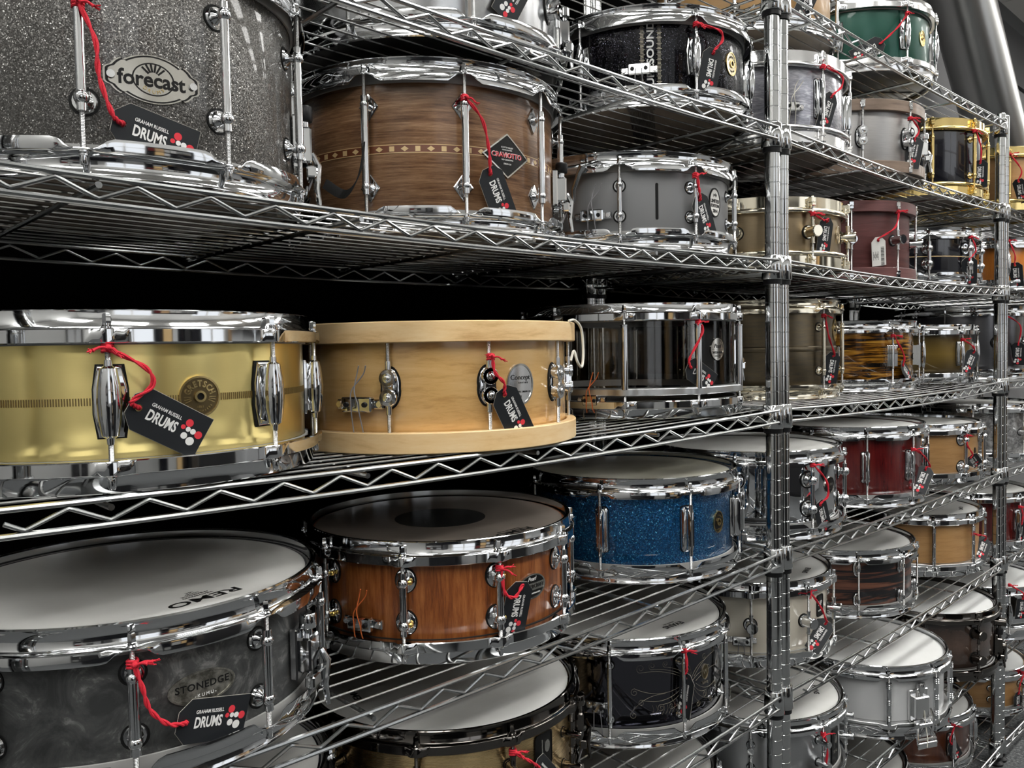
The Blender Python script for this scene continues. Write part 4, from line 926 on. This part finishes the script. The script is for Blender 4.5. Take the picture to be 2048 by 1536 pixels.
mb = MB(); ring(mb, cart, .90, .955, 1.2*mm, 1.7*mm, 80); ring(mb, ell(33*mm, 27*mm), .93, 1.0, 1.2*mm, 1.7*mm, 48)
T('forecast', 17, -1, -1, bold=.4*mm, squash=.95)(mb); mb.v = [(v[0], v[1], v[2] if v[2] > 1*mm else v[2]+1.6*mm) for v in mb.v]
k0 = len(mb.v); rays(mb, 6, 5, 12, .75, PI-.75, 1.5); mb.v = mb.v[:k0] + [(v[0], v[1]+1*mm, v[2]+1.6*mm) for v in mb.v[k0:]]
decal('lettering', mb, 'badge_black', pb, R, a, z, smooth=False)
mb = MB(); arc_text(mb, 'DRUMS', 4*mm, 10.5*mm, -PI/2, .36, inward=True, depth=.5*mm); mb.xf(lambda v: Vector((v.x, v.y, v.z+1.7*mm))); decal('lettering', mb, 'badge_brass', pb, R, a, z, smooth=False)
for s_ in (-1, 1):
    mb = MB(); disc_grid(mb, lambda t, q: (s_*32*mm+3.2*mm*q*math.cos(t), 3.2*mm*q*math.sin(t)), 1*mm, 3.4*mm, 2, 18); decal('screw', mb, 'chrome_soft', pb, R, a, z)
badge('pdp', 32, 44, 'label_white', 'print_black', [('print_black', many(T('pdp', 7, 0, 12), T('LIMITED', 7.2, 0, 2, bold=.25*mm), T('EDITION', 6.4, 0, -5, bold=.2*mm), T('2014', 7, 0, -13, bold=.25*mm)))])
badge('puresound', 30, 36, 'badge_cream', 'badge_brass', [('print_black', many(lambda mb: arc_text(mb, 'CANOPUS', 5*mm, 10.5*mm, PI/2, .36, depth=.5*mm), lambda mb: arc_text(mb, 'TOKYO', 4*mm, 12*mm, -PI/2, .3, inward=True, depth=.5*mm)))], hole=6)
badge('maple', 40, 48, 'chrome_soft', 'badge_silver', [('print_black', many(T('Concept', 8.6, 0, 8), T('series', 4, 4, 2, spacing=1.5), T('PACIFIC DRUM CO', 3, 3, -9), T('2018', 5, -4, -15)))])
badge('crystal', 35, 35, 'badge_silver', 'badge_silver', [('print_black', many(T('Pearl', 9.5, 0, 5, shear=.3), T('CRYSTAL BEAT', 5, 0, -5.5, squash=.9), lambda mb: mb.box((0, -.8*mm, 0), (30*mm, .5*mm, .5*mm)), T('SEAMLESS ACRYLIC', 1.8, 0, -11)))])
badge('kumu', 58, 28, 'badge_stone', 'badge_stone', [('print_black', T('STONEDGE', 8.6, 0, 1.5, bold=.15*mm, spacing=1.1)), ('print_white', T('-KUMU-', 4, 2, -7, spacing=1.5))])
pb = badge('master', 47, 30, 'badge_black', 'badge_silver', [('print_white', many(T('Pearl', 7, -1, 9, shear=.3), T('MASTER CONSTRUCTION', 2.4, 0, -9)))])
r, R, H = on('master'); a, z = BADGE['master']; mb = MB()
mb.add([(-21.5*mm+43*mm*i/12, y*mm, 1.3*mm+.4*mm*l) for l in (0,1) for i in range(13) for y in (-5, 4)], [(13*2+2*i, 13*2+2*i+2, 13*2+2*i+3, 13*2+2*i+1) for i in range(12)]); decal('name_bar', mb, 'badge_silver', pb, R, a, z*mm)
mb = MB(); T('MASTERCRAFT', 6.6, .5, -.5, squash=.88)(mb); mb.xf(lambda v: Vector((v.x, v.y, v.z+1.9*mm))); decal('lettering', mb, 'print_black', pb, R, a, z*mm, smooth=False)
badge('blue', 27, 34, 'badge_black', 'badge_brass', [('badge_brass', many(lambda mb: arc_text(mb, 'Slingerland', 3.4*mm, 10.6*mm, PI/2, .2, depth=.5*mm), T('CHICAGO', 2.6, 0, -12)))], hole=6)
badge('green', 24, 34, 'badge_brass', 'badge_brass', [('engrave_dark', lambda mb: arc_text(mb, 'GRETSCH', 5*mm, 8.5*mm, PI/2, .4, depth=.5*mm))], hole=4)
badge('blackbrass', 36, 48, 'badge_brass', 'badge_brass', [('print_black', many(T('Ludwig', 8, 0, 0, shear=.2), lambda mb: arc_text(mb, 'BLACK BEAUTY', 3.6*mm, 14*mm, PI/2, .2, depth=.5*mm)))])
badge('floral', 17, 24, 'badge_dark_brass', 'engrave', [('engrave', many(T('W', 11, 0, 0), T('ludwig', 6, 0, -17)))], dz=-2)
badge('cream', 27, 42, 'badge_black', 'print_black', [('print_white', many(T('HP', 13, 0, 4), T('CUSTOM', 4, 0, -10)))], e=8)
badge('chrome', 40, 32, 'badge_black', 'badge_silver', [('badge_silver', many(T('HERITAGE', 6.4, 0, 1), T('DRUMS', 4, 0, -6)))])
badge('evansF', 32, 70, 'badge_black', 'badge_black', [('badge_silver', many(lambda mb: disc_grid(mb, lambda t, q: (4*mm+4.5*mm*q*math.cos(t), 12*mm+9*mm*q*math.sin(t)), 0, .5*mm, 2, 20), T('SONOR', 6, 2, -12), lambda mb: mb.box((-6*mm, 12*mm, 0), (1*mm, 30*mm, .5*mm)))), ], e=8, dz=10)
badge('sonorbrass', 34, 46, 'badge_black', 'badge_black', [('badge_silver', many(lambda mb: disc_grid(mb, lambda t, q: (6*mm+5.5*mm*q*math.cos(t), 4*mm+8*mm*q*math.sin(t)), 0, .6*mm, 2, 20), lambda mb: mb.box((-4*mm, 2*mm, 0), (2*mm, 26*mm, .6*mm)), T('SONOR', 5, 0, -15)))], e=8)
badge('tiger', 60, 15, 'print_black', 'print_black', [('print_white', T('PREMIER', 13, 0, 0, squash=.9, bold=.3*mm))], e=8)
badge('natC', 10, 26, 'badge_black', 'badge_black', [('badge_brass', T('B', 9, 0, 0))])
badge('bronze', 24, 34, 'bronze', 'warm_chrome', [('badge_dark_brass', T('DW', 9, 0, 0))])
# diamond badge on the walnut drum
r, R, H = on('walnut'); a, z = BADGE['walnut']; mb = MB(); dfn = lambda t, q: ((lambda c, s_: (36*mm*q*c/(abs(c)+abs(s_)), 27*mm*q*s_/(abs(c)+abs(s_))))(math.cos(t), math.sin(t)))
disc_grid(mb, dfn, 0, 1.4*mm, 5, 32); pb = decal('badge', mb, 'badge_black', r, R, a, z*mm, smooth=False)
mb = MB(); ring(mb, dfn, .94, 1.02, 0, 1.9*mm, 48); decal('rim', mb, 'badge_silver', pb, R, a, z*mm, smooth=False)
for m_, f in (('print_white', many(T('CRAVIOTTO', 8.4, 0, .5, bold=.3*mm), T('TED CRAVIOTTO', 2.4, 0, -5), T('SCOTTS VALLEY', 2.6, 0, 10), T('DRUM CO', 2.6, 0, -10), T('HANDCRAFTED', 2.2, 0, 7))),):
    mb = MB(); f(mb); mb.xf(lambda v: Vector((v.x, v.y, v.z+1.6*mm))); decal('lettering', mb, m_, pb, R, a, z*mm, smooth=False)
mb = MB(); T('CRAVIOTTO', 8.4, .35, .2)(mb); mb.xf(lambda v: Vector((v.x, v.y, v.z+1.95*mm))); decal('lettering', mb, 'print_red', pb, R, a, z*mm, smooth=False)
# big vertical wordmark printed on the black sparkle shell
r, R, H = on('puresound'); mb = MB(); add_text(mb, 'PURESOUND', 15*mm, 0, 0, 0, PI/2, depth=.3*mm, bold=.35*mm, squash=1.25); mb.xf(lambda v: Vector((v.x, v.y, v.z+.4*mm))); decal('lettering', mb, 'print_white', r, R, 221, 76*mm, smooth=False)
mb = MB()
for i in range(48):
    for s_ in (-1, 1): mb.box((s_*13*mm, (-48+i*2.05)*mm, .3*mm), (5*mm if i % 4 else 8*mm, .5*mm, .3*mm))
decal('scale_marks', mb, 'engrave', r, R, 221, 78*mm, smooth=False)
# logos printed on the heads
def head_text(key, txts, ang, rad, mname='print_black', z_off=.25):
    r, R, H = on(key); mb = MB()
    for t, s_, x, y, k in txts: add_text(mb, t, s_*mm, x*mm, y*mm, 0, depth=.1*mm, **k)
    a = math.radians(ang); o = mb.build('printed_logo', M[mname], r, smooth=False); o.location = (rad*mm*math.cos(a), rad*mm*math.sin(a), (H-8.5+z_off)*mm); o.rotation_euler = (0,0,a-PI/2); return o
o = head_text('kumu', [('REMO', 19, 0, 2, dict(bold=.4*mm, squash=1.45)), ('WEATHERKING', 4.4, 0, -9.5, {}), ('AMBASSADOR', 4.4, 0, -14.5, {}), ('COATED', 3.6, 0, -19, {}), ('USA', 4.4, 0, -23.5, {})], 281, 128)
head_text('master', [('REMO', 17, 0, 0, dict(bold=.4*mm, squash=1.4)), ('CONTROLLED SOUND', 4, 0, -10, {})], 274, 138)
head_text('floral', [('EVANS', 15, 0, 0, dict(bold=.5*mm)), ('GENERA DRY', 4.5, 0, -10, {})], 266, 128)
head_text('evansF', [('EVANS', 15, 0, 0, dict(bold=.6*mm))], 304, 132)
head_text('Fhead', [('EVANS', 15, 0, 0, dict(bold=.6*mm))], 262, 130)
head_text('cream', [('EVANS', 14, 0, 0, dict(bold=.6*mm))], 286, 138)
head_text('sonorbrass', [('REMO', 14, 0, 0, dict(bold=.3*mm, squash=1.3))], 165, 130)
head_text('natD', [('REMO', 14, 0, 0, dict(bold=.3*mm, squash=1.3))], 288, 132)
r, R, H = on('master'); MB().lathe([(.01*mm,(H-8.2)*mm),(62*mm,(H-8.2)*mm),(62*mm,(H-8.5)*mm)], 64).build('centre_dot', M['head_black'], r)
r, R, H = on('naturalG'); mb = MB(); add_text(mb, 'G', 22*mm, 0, 0, 0, depth=.1*mm, bold=.6*mm); ring(mb, ell(44*mm, 34*mm), .95, 1, -.05*mm, .05*mm); mb.xf(lambda v: Vector((-v.x, v.y, v.z)))
o = mb.build('printed_logo', M['print_black'], r, smooth=False); o.location = (-40*mm, -110*mm, 4.6*mm)

# ---- strainers and butt plates
def strainer(key, ang, z, mt='chrome', size=1.0, knob='chrome', lever_up=False):
    r, R, H = on(key); s = size; mb = MB(); x = R
    mb.bevbox(((x+4)*mm, 0, z*mm), (8*mm, 30*s*mm, 44*s*mm), 1.5*mm); mb.bevbox(((x+13)*mm, 0, (z-2)*mm), (14*mm, 22*s*mm, 30*s*mm), 2*mm)
    mb.bevbox(((x+19)*mm, 0, (z-24*s)*mm), (10*mm, 26*s*mm, 12*mm), 1.5*mm)
    mb.tube([((x+13)*mm, 0, (z+10*s)*mm), ((x+13)*mm, 0, (z+22*s)*mm)], 4.5*mm, 14)
    o = mb.build('strainer', M[mt], r, ang=30); o.rotation_euler = (0,0,math.radians(ang))
    kb = MB().lathe([(0,(z+20*s)*mm),(8*mm,(z+20*s)*mm),(8.6*mm,(z+21*s)*mm),(8.6*mm,(z+31*s)*mm),(7.6*mm,(z+32.5*s)*mm),(0,(z+32.5*s)*mm)], 20, cx=(x+13)*mm); kb.build('knob', M[knob], o, ang=30)
    lv = MB(); up = 1 if lever_up else -1
    lv.tube([((x+20)*mm, 13*s*mm, (z-4)*mm), ((x+26)*mm, 14*s*mm, (z+up*14*s)*mm), ((x+24)*mm, 12*s*mm, (z+up*34*s)*mm), ((x+27)*mm, 11*s*mm, (z+up*52*s)*mm)], [3*mm, 4*mm, 3.6*mm, 2.6*mm], 10); lv.build('lever', M[mt], o)
    cw = MB()
    for q in (-5, 0, 5): cw.tube([((x+20)*mm, q*mm, (z-28*s)*mm), ((x+16)*mm, q*1.1*mm, (z-36*s)*mm), ((x+2)*mm, q*mm, 4*mm)], .8*mm, 6)
    cw.build('snare_cord', M['cord_grey'], o); return o
def butt(key, ang, z, mt='chrome', cord='cord_grey', ends=True, w_=34):
    r, R, H = on(key); mb = MB(); x = R
    mb.bevbox(((x+3)*mm, 0, z*mm), (6*mm, (w_+22)*mm, 11*mm), 1.5*mm); mb.bevbox(((x+10)*mm, 0, z*mm), (9*mm, w_*mm, 17*mm), 1.8*mm)
    o = mb.build('butt_plate', M[mt], r, ang=30); o.rotation_euler = (0,0,math.radians(ang))
    for q in (-1, 1):
        sc1 = MB(); xdisc(sc1, (x+6)*mm, (x+8.5)*mm, 3.8*mm, 3.2*mm, q*(w_/2+6.5)*mm, z*mm, 14); sc1.build('screw', M['chrome_soft'], o)
        sc2 = MB(); xdisc(sc2, (x+14)*mm, (x+17)*mm, 3.4*mm, 2.6*mm, q*w_*.3*mm, z*mm, 14); sc2.build('screw', M['black_plastic'], o)
    cw = MB()
    for q in (-5, 4):
        pts = [((x+3)*mm, q*1.6*mm, 6*mm), ((x+13)*mm, q*1.2*mm, (z-14)*mm), ((x+15.5)*mm, q*mm, z*mm)]
        if ends: pts += [((x+17)*mm, (q*.4-1)*mm, (z+16)*mm), ((x+15)*mm, (q*-.9+7)*mm, (z+34)*mm), ((x+18)*mm, (q*-1+12)*mm, (z+44)*mm)]
        cw.tube(cat(pts, 5), .75*mm, 6)
    cw.build('snare_cord', M[cord], o); return o
strainer('forecast', 330, 76, size=1.25, knob='black_plastic'); strainer('walnut', 312, 80, size=1.1, knob='black_plastic')
strainer('kumu', 309, 66, size=1.15); strainer('blue', 302, 74, size=1.3, lever_up=True); strainer('sonorbrass', 309, 96, 'black_nickel', 1.15, 'black_nickel')
strainer('whiteF', 243, 74, 'chrome_soft', 1.6, 'chrome_soft'); strainer('mapex', 290, 60, 'black_nickel', 1.3, 'black_plastic')
strainer('woodhoop', 292, 72, size=1.0); strainer('silver', 320, 76, size=1.0); strainer('crystal', 318, 100); strainer('u3chrome', 300, 80)
r_, R_, H_ = on('whiteF'); fr_ = MB(); X_ = R_+24
for s_ in (-1, 1):
    fr_.tube([((X_-6)*mm, s_*12*mm, 34*mm), ((X_+4)*mm, s_*22*mm, 16*mm), ((X_+8)*mm, s_*24*mm, -2*mm)], [3*mm, 2.6*mm, 3*mm], 8)
fr_.tube([((X_+6)*mm, -24*mm, 8*mm), ((X_+6)*mm, 24*mm, 8*mm)], 3.2*mm, 10); fr_.bevbox(((X_+8)*mm, 0, -4*mm), (5*mm, 50*mm, 14*mm), 1.2*mm); fr_.bevbox(((X_-4)*mm, 0, 38*mm), (20*mm, 34*mm, 8*mm), 1.2*mm)
o_ = fr_.build('snare_frame', M['chrome_soft'], r_, ang=30); o_.rotation_euler = (0,0,math.radians(243))
MB().tube([((X_+11)*mm, -3*mm, -8*mm), ((X_+9)*mm, 0, 10*mm), ((X_)*mm, 3*mm, 34*mm), ((X_-4)*mm, 3*mm, 66*mm)], 1*mm, 6).build('snare_cord', M['cord_white'], o_)
butt('maple', 204.5, 56, CH, 'cord_grey', w_=40); butt('crystal', 199, 29, CH, 'cord_orange', w_=26); butt('master', 199.5, 44, CH, 'cord_orange')
butt('pdp', 207, 51, CH, 'cord_grey'); butt('puresound', 215, 55, 'chrome_soft', 'cord_grey', False); butt('pearlwhite', 234, 62, 'chrome_soft', 'cord_white', True, 26)
butt('cream', 213, 52, CH, 'cord_grey', False); butt('floral', 211, 64, CH, 'cord_grey', False, 18); butt('u3white', 285, 62, 'chrome_soft', 'cord_black', False, 44)
# lever arm behind the satin grey drum, black strap on the grey sparkle strainer, loose cord loop on the maple drum
r, R, H = on('pdp'); o = MB().tube([((R+16)*mm,0,70*mm),((R+20)*mm,2*mm,90*mm),((R+22)*mm,12*mm,112*mm),((R+22)*mm,18*mm,122*mm)], [3*mm,3.4*mm,4.4*mm,6*mm], 12).build('lever', M[CH], r); o.rotation_euler = (0,0,math.radians(199))
r, R, H = on('forecast'); mb = MB()
pts = cat([((R+34)*mm, 10*mm, 30*mm), ((R+52)*mm, 26*mm, 22*mm), ((R+66)*mm, 32*mm, 44*mm), ((R+72)*mm, 34*mm, 78*mm)], 8); st = len(mb.v)
for i, p in enumerate(pts):
    wd = (4.5 if i < len(pts)*.6 else 4.5*(1-(i/len(pts)-.6)/.42))*mm; mb.v += [(p.x-wd*.5, p.y, p.z-wd), (p.x+wd*.5, p.y, p.z+wd), (p.x+wd*.5+1*mm, p.y+1*mm, p.z+wd), (p.x-wd*.5+1*mm, p.y+1*mm, p.z-wd)]
for i in range(len(pts)-1):
    for k in range(4): mb.f.append((i*4+k, i*4+(k+1)%4, i*4+4+(k+1)%4, i*4+4+k))
mb.f += [(0,1,2,3), tuple(len(pts)*4-4+k for k in (3,2,1,0))]
o = mb.build('strap', M['black_rubber'], r); o.rotation_euler = (0,0,math.radians(318))
r, R, H = on('maple'); a0 = math.radians(300)
loop = cat([(math.cos(a0+da)*(R+rr)*mm, math.sin(a0+da)*(R+rr)*mm, z_*mm) for da, rr, z_ in ((-.06,14,150),(.02,18,151),(.09,24,140),(.10,26,112),(.03,26,92),(-.05,24,98),(-.06,20,112),(-.1,18,100))], 7)
MB().tube(loop, 1.7*mm, 8).build('cord', M['cord_white'], r)
# black strap hanging on the marine pearl drum
r, R, H = on('u3white'); mb = MB(); xprism(mb, rrect(16*mm, 62*mm, 2*mm), (R+19)*mm, (R+20.5)*mm, 55*mm); o = mb.build('strap', M['black_rubber'], r); o.rotation_euler = (0,0,math.radians(281))

# ------------------------------------------------------------------ hang tags
TL, TW = 68, 37
def card_mesh(L, W_, zz, th, mname, grow=0.0, ch=10):
    hx, hy, hr = 8, 0, 3.0; g = grow
    reg = [(18,-W_/2-g),(18,W_/2+g),(ch,W_/2+g),(-g,W_/2-ch),(-g,-W_/2+ch),(ch,-W_/2-g)]
    angs = sorted(set([round(math.atan2(y-hy, x-hx) % (2*PI), 5) for x, y in reg] + [round(2*PI*i/20, 5) for i in range(20)]))
    def hitp(a):
        dx, dy = math.cos(a), math.sin(a); best = None
        for i in range(6):
            (x1,y1),(x2,y2) = reg[i], reg[(i+1)%6]; ex, ey = x2-x1, y2-y1; den = dx*ey-dy*ex
            if abs(den) < 1e-9: continue
            t = ((x1-hx)*ey-(y1-hy)*ex)/den; u = ((x1-hx)*dy-(y1-hy)*dx)/den
            if t > 0 and -1e-4 <= u <= 1.0001 and (best is None or t < best): best = t
        return hx+dx*best, hy+dy*best
    mb = MB(); n = len(angs)
    for z in (zz, zz+th):
        for a in angs: mb.v.append(((hx+hr*math.cos(a))*mm, (hy+hr*math.sin(a))*mm, z*mm))
        for a in angs: x, y = hitp(a); mb.v.append((x*mm, y*mm, z*mm))
    K = 2*n
    for i in range(n):
        j = (i+1) % n
        mb.f += [(K+i, K+n+i, K+n+j, K+j), (i, j, n+j, n+i), (i, K+i, K+j, j), (n+i, n+j, K+n+j, K+n+i)]
    mb.box(((18+L+g)/2*mm, 0, (zz+th/2)*mm), ((L+g-18)*mm, (W_+2*g)*mm, th*mm))
    return mb.mesh('card', M[mname], smooth=False)
card = card_mesh(TL, TW, 0, .45, 'card_black'); back = card_mesh(TL, TW, -.25, .24, 'card_edge', .35)
tx = MB(); add_text(tx, 'GRAHAM RUSSELL', 4.3*mm, 29.5*mm, 7.4*mm, .62*mm, depth=.12*mm, bold=.06*mm, squash=.78)
add_text(tx, 'DRUMS', 12.5*mm, 29.5*mm, -1.8*mm, .62*mm, depth=.12*mm, bold=.35*mm, squash=.66); text_me = tx.mesh('lettering', M['print_white'], smooth=False)
def dots(lst, mn, nm):
    mb = MB()
    for x, y, r_ in lst: mb.lathe([(.01*mm,.62*mm),(r_*mm,.62*mm),(r_*mm,.45*mm)], 18, cx=x*mm, cy=y*mm)
    return mb.mesh(nm, M[mn], smooth=False)
red_me = dots([(51,7,3.3),(47.6,2,2),(62.5,1,3.3)], 'print_red', 'red_dots'); wht_me = dots([(52.4,1.8,2.1),(57,1.6,2.4),(51.6,-4.4,2.8),(58.4,-6.6,3.6)], 'print_white', 'white_dots')
wcard = card_mesh(62, 34, 0, .45, 'label_white'); lb = MB()
random.seed(4); xx = 22
for i in range(7): add_text(lb, ['SNARE DRUM', '14 x 6.5', 'USED'][i % 3], 3*mm, 40*mm, (-2-i*1.9)*mm, .6*mm, depth=.1*mm)
for i in range(26):
    wd = random.choice((.5,.9,1.4)); lb.box(((xx+wd/2)*mm, 9*mm, .55*mm), (wd*mm, 8*mm, .1*mm)); xx += wd+random.choice((.5,.9))
lb_me = lb.mesh('barcode', M['print_black'], smooth=False)
def hang_tag(key, twist=0.0, white=False, drop=0.0):
    path, hole, end = TAG[key]; root, R, H = on(key); g = 'shop hang tags tied to the drums' if not white else None
    P = lambda a, z, dr: Vector(((R+dr)*mm*math.cos(math.radians(a)), (R+dr)*mm*math.sin(math.radians(a)), z*mm))
    base = root.location.copy(); k0 = P(path[0][0], path[0][1], RO)
    # snap the knot to the nearest rod
    sh, _, NL, X, Y, ph, _ = DR[key]; aa = min((ph+360/NL*i for i in range(-NL, NL+1)), key=lambda q: abs((q-path[0][0]+180) % 360-180)); k0 = P(aa, path[0][1], RO)
    lab = ('white barcode price label on red cord on ' if white else 'black hang tag on red cord on ')+S[key]['short']
    t = empty('hang_tag', base+k0, 0, lab, 'price tag', g)
    hr = P(hole[0], hole[1], 13.5); ctr_a = math.radians((hole[0]+end[0])/2)
    tan = Vector((-math.sin(ctr_a), math.cos(ctr_a), 0)); nor = Vector((math.cos(ctr_a), math.sin(ctr_a), 0)); upv = Vector((0,0,1))
    d2 = P(end[0], end[1], 10.5)-hr; dt, du = d2.dot(tan), d2.z; ln = math.hypot(dt, du)
    lean = -.12 if ln > 1e-6 else 0
    dx = (tan*dt/ln + upv*du/ln); dxl = (dx + nor*lean).normalized(); nz = (nor - dxl*nor.dot(dxl)).normalized(); dy = nz.cross(dxl)
    if twist: q = Matrix.Rotation(math.radians(twist), 3, dxl); dy = q @ dy; nz = q @ nz
    mw = Matrix((dxl, dy, nz)).transposed().to_4x4(); mw.translation = hr - dxl*8*mm - k0
    c = put(wcard if white else card, 'card', t, mat=mw)
    if white: put(lb_me, 'barcode', c)
    else:
        put(back, 'card_backing', c); put(text_me, 'lettering', c); put(red_me, 'red_dots', c); put(wht_me, 'white_dots', c)
    mid = [P(a, z, 20) for a, z in path[1:]]
    thr = k0 + nor*4*mm; pts = cat([thr] + mid + [hr + nz*3*mm - dxl*5*mm, hr + nz*1.5*mm - dxl*.5*mm, hr - nz*3*mm], 9); cb = MB()
    for s_ in (0, PI):
        q = []
        for i, p in enumerate(pts):
            T_ = (pts[min(i+1,len(pts)-1)]-pts[max(i-1,0)]).normalized(); a_ = T_.cross(Vector((.3,.2,.93))).normalized(); b_ = T_.cross(a_); an = i*.55+s_
            q.append(p - k0 + (a_*math.cos(an)+b_*math.sin(an))*1.1*mm)
        cb.tube(q, 1.15*mm, 7)
    for dz in (-1.6, 1.2, 3.6): cb.tube([(4.0*mm*math.cos(u), 4.0*mm*math.sin(u), dz*mm+.5*mm*math.sin(u*2)) for u in [2*PI*i/14 for i in range(15)]], 1.3*mm, 6)
    kn = nor*4.6*mm; cb.ball((kn.x, kn.y, 1*mm), 2.9*mm, 8)
    rn = random.Random(key)
    for i in range(2):
        e = tan*(rn.uniform(5,13)*(1 if i else rn.choice((1,-1))))*mm + nor*rn.uniform(4,8)*mm + upv*rn.uniform(-6,3)*mm
        cb.tube(cat([kn, kn*1.3+e*.5+upv*2*mm, kn+e], 4), [1.2*mm]*8+[1.9*mm], 6)
        for j in range(5):
            f_ = e.normalized()*rn.uniform(3,6)*mm + Vector((rn.uniform(-2,2), rn.uniform(-2,2), rn.uniform(-2,2)))*mm; cb.tube([kn+e, kn+e+f_], .5*mm, 4)
    cb.build('cord', M['cord_red'], t)
    return t
tw = dict(red=70, natC=35, cream=50, woodhoop=62, floral=85, u3gold=55, burst=30, blackbrass=25, blackgold=45, u3grey=60, natD=55, blackA=40, tiger=-15, u3orange=45)
for k_ in TAG: hang_tag(k_, tw.get(k_, 0), k_ == 'burgundy')
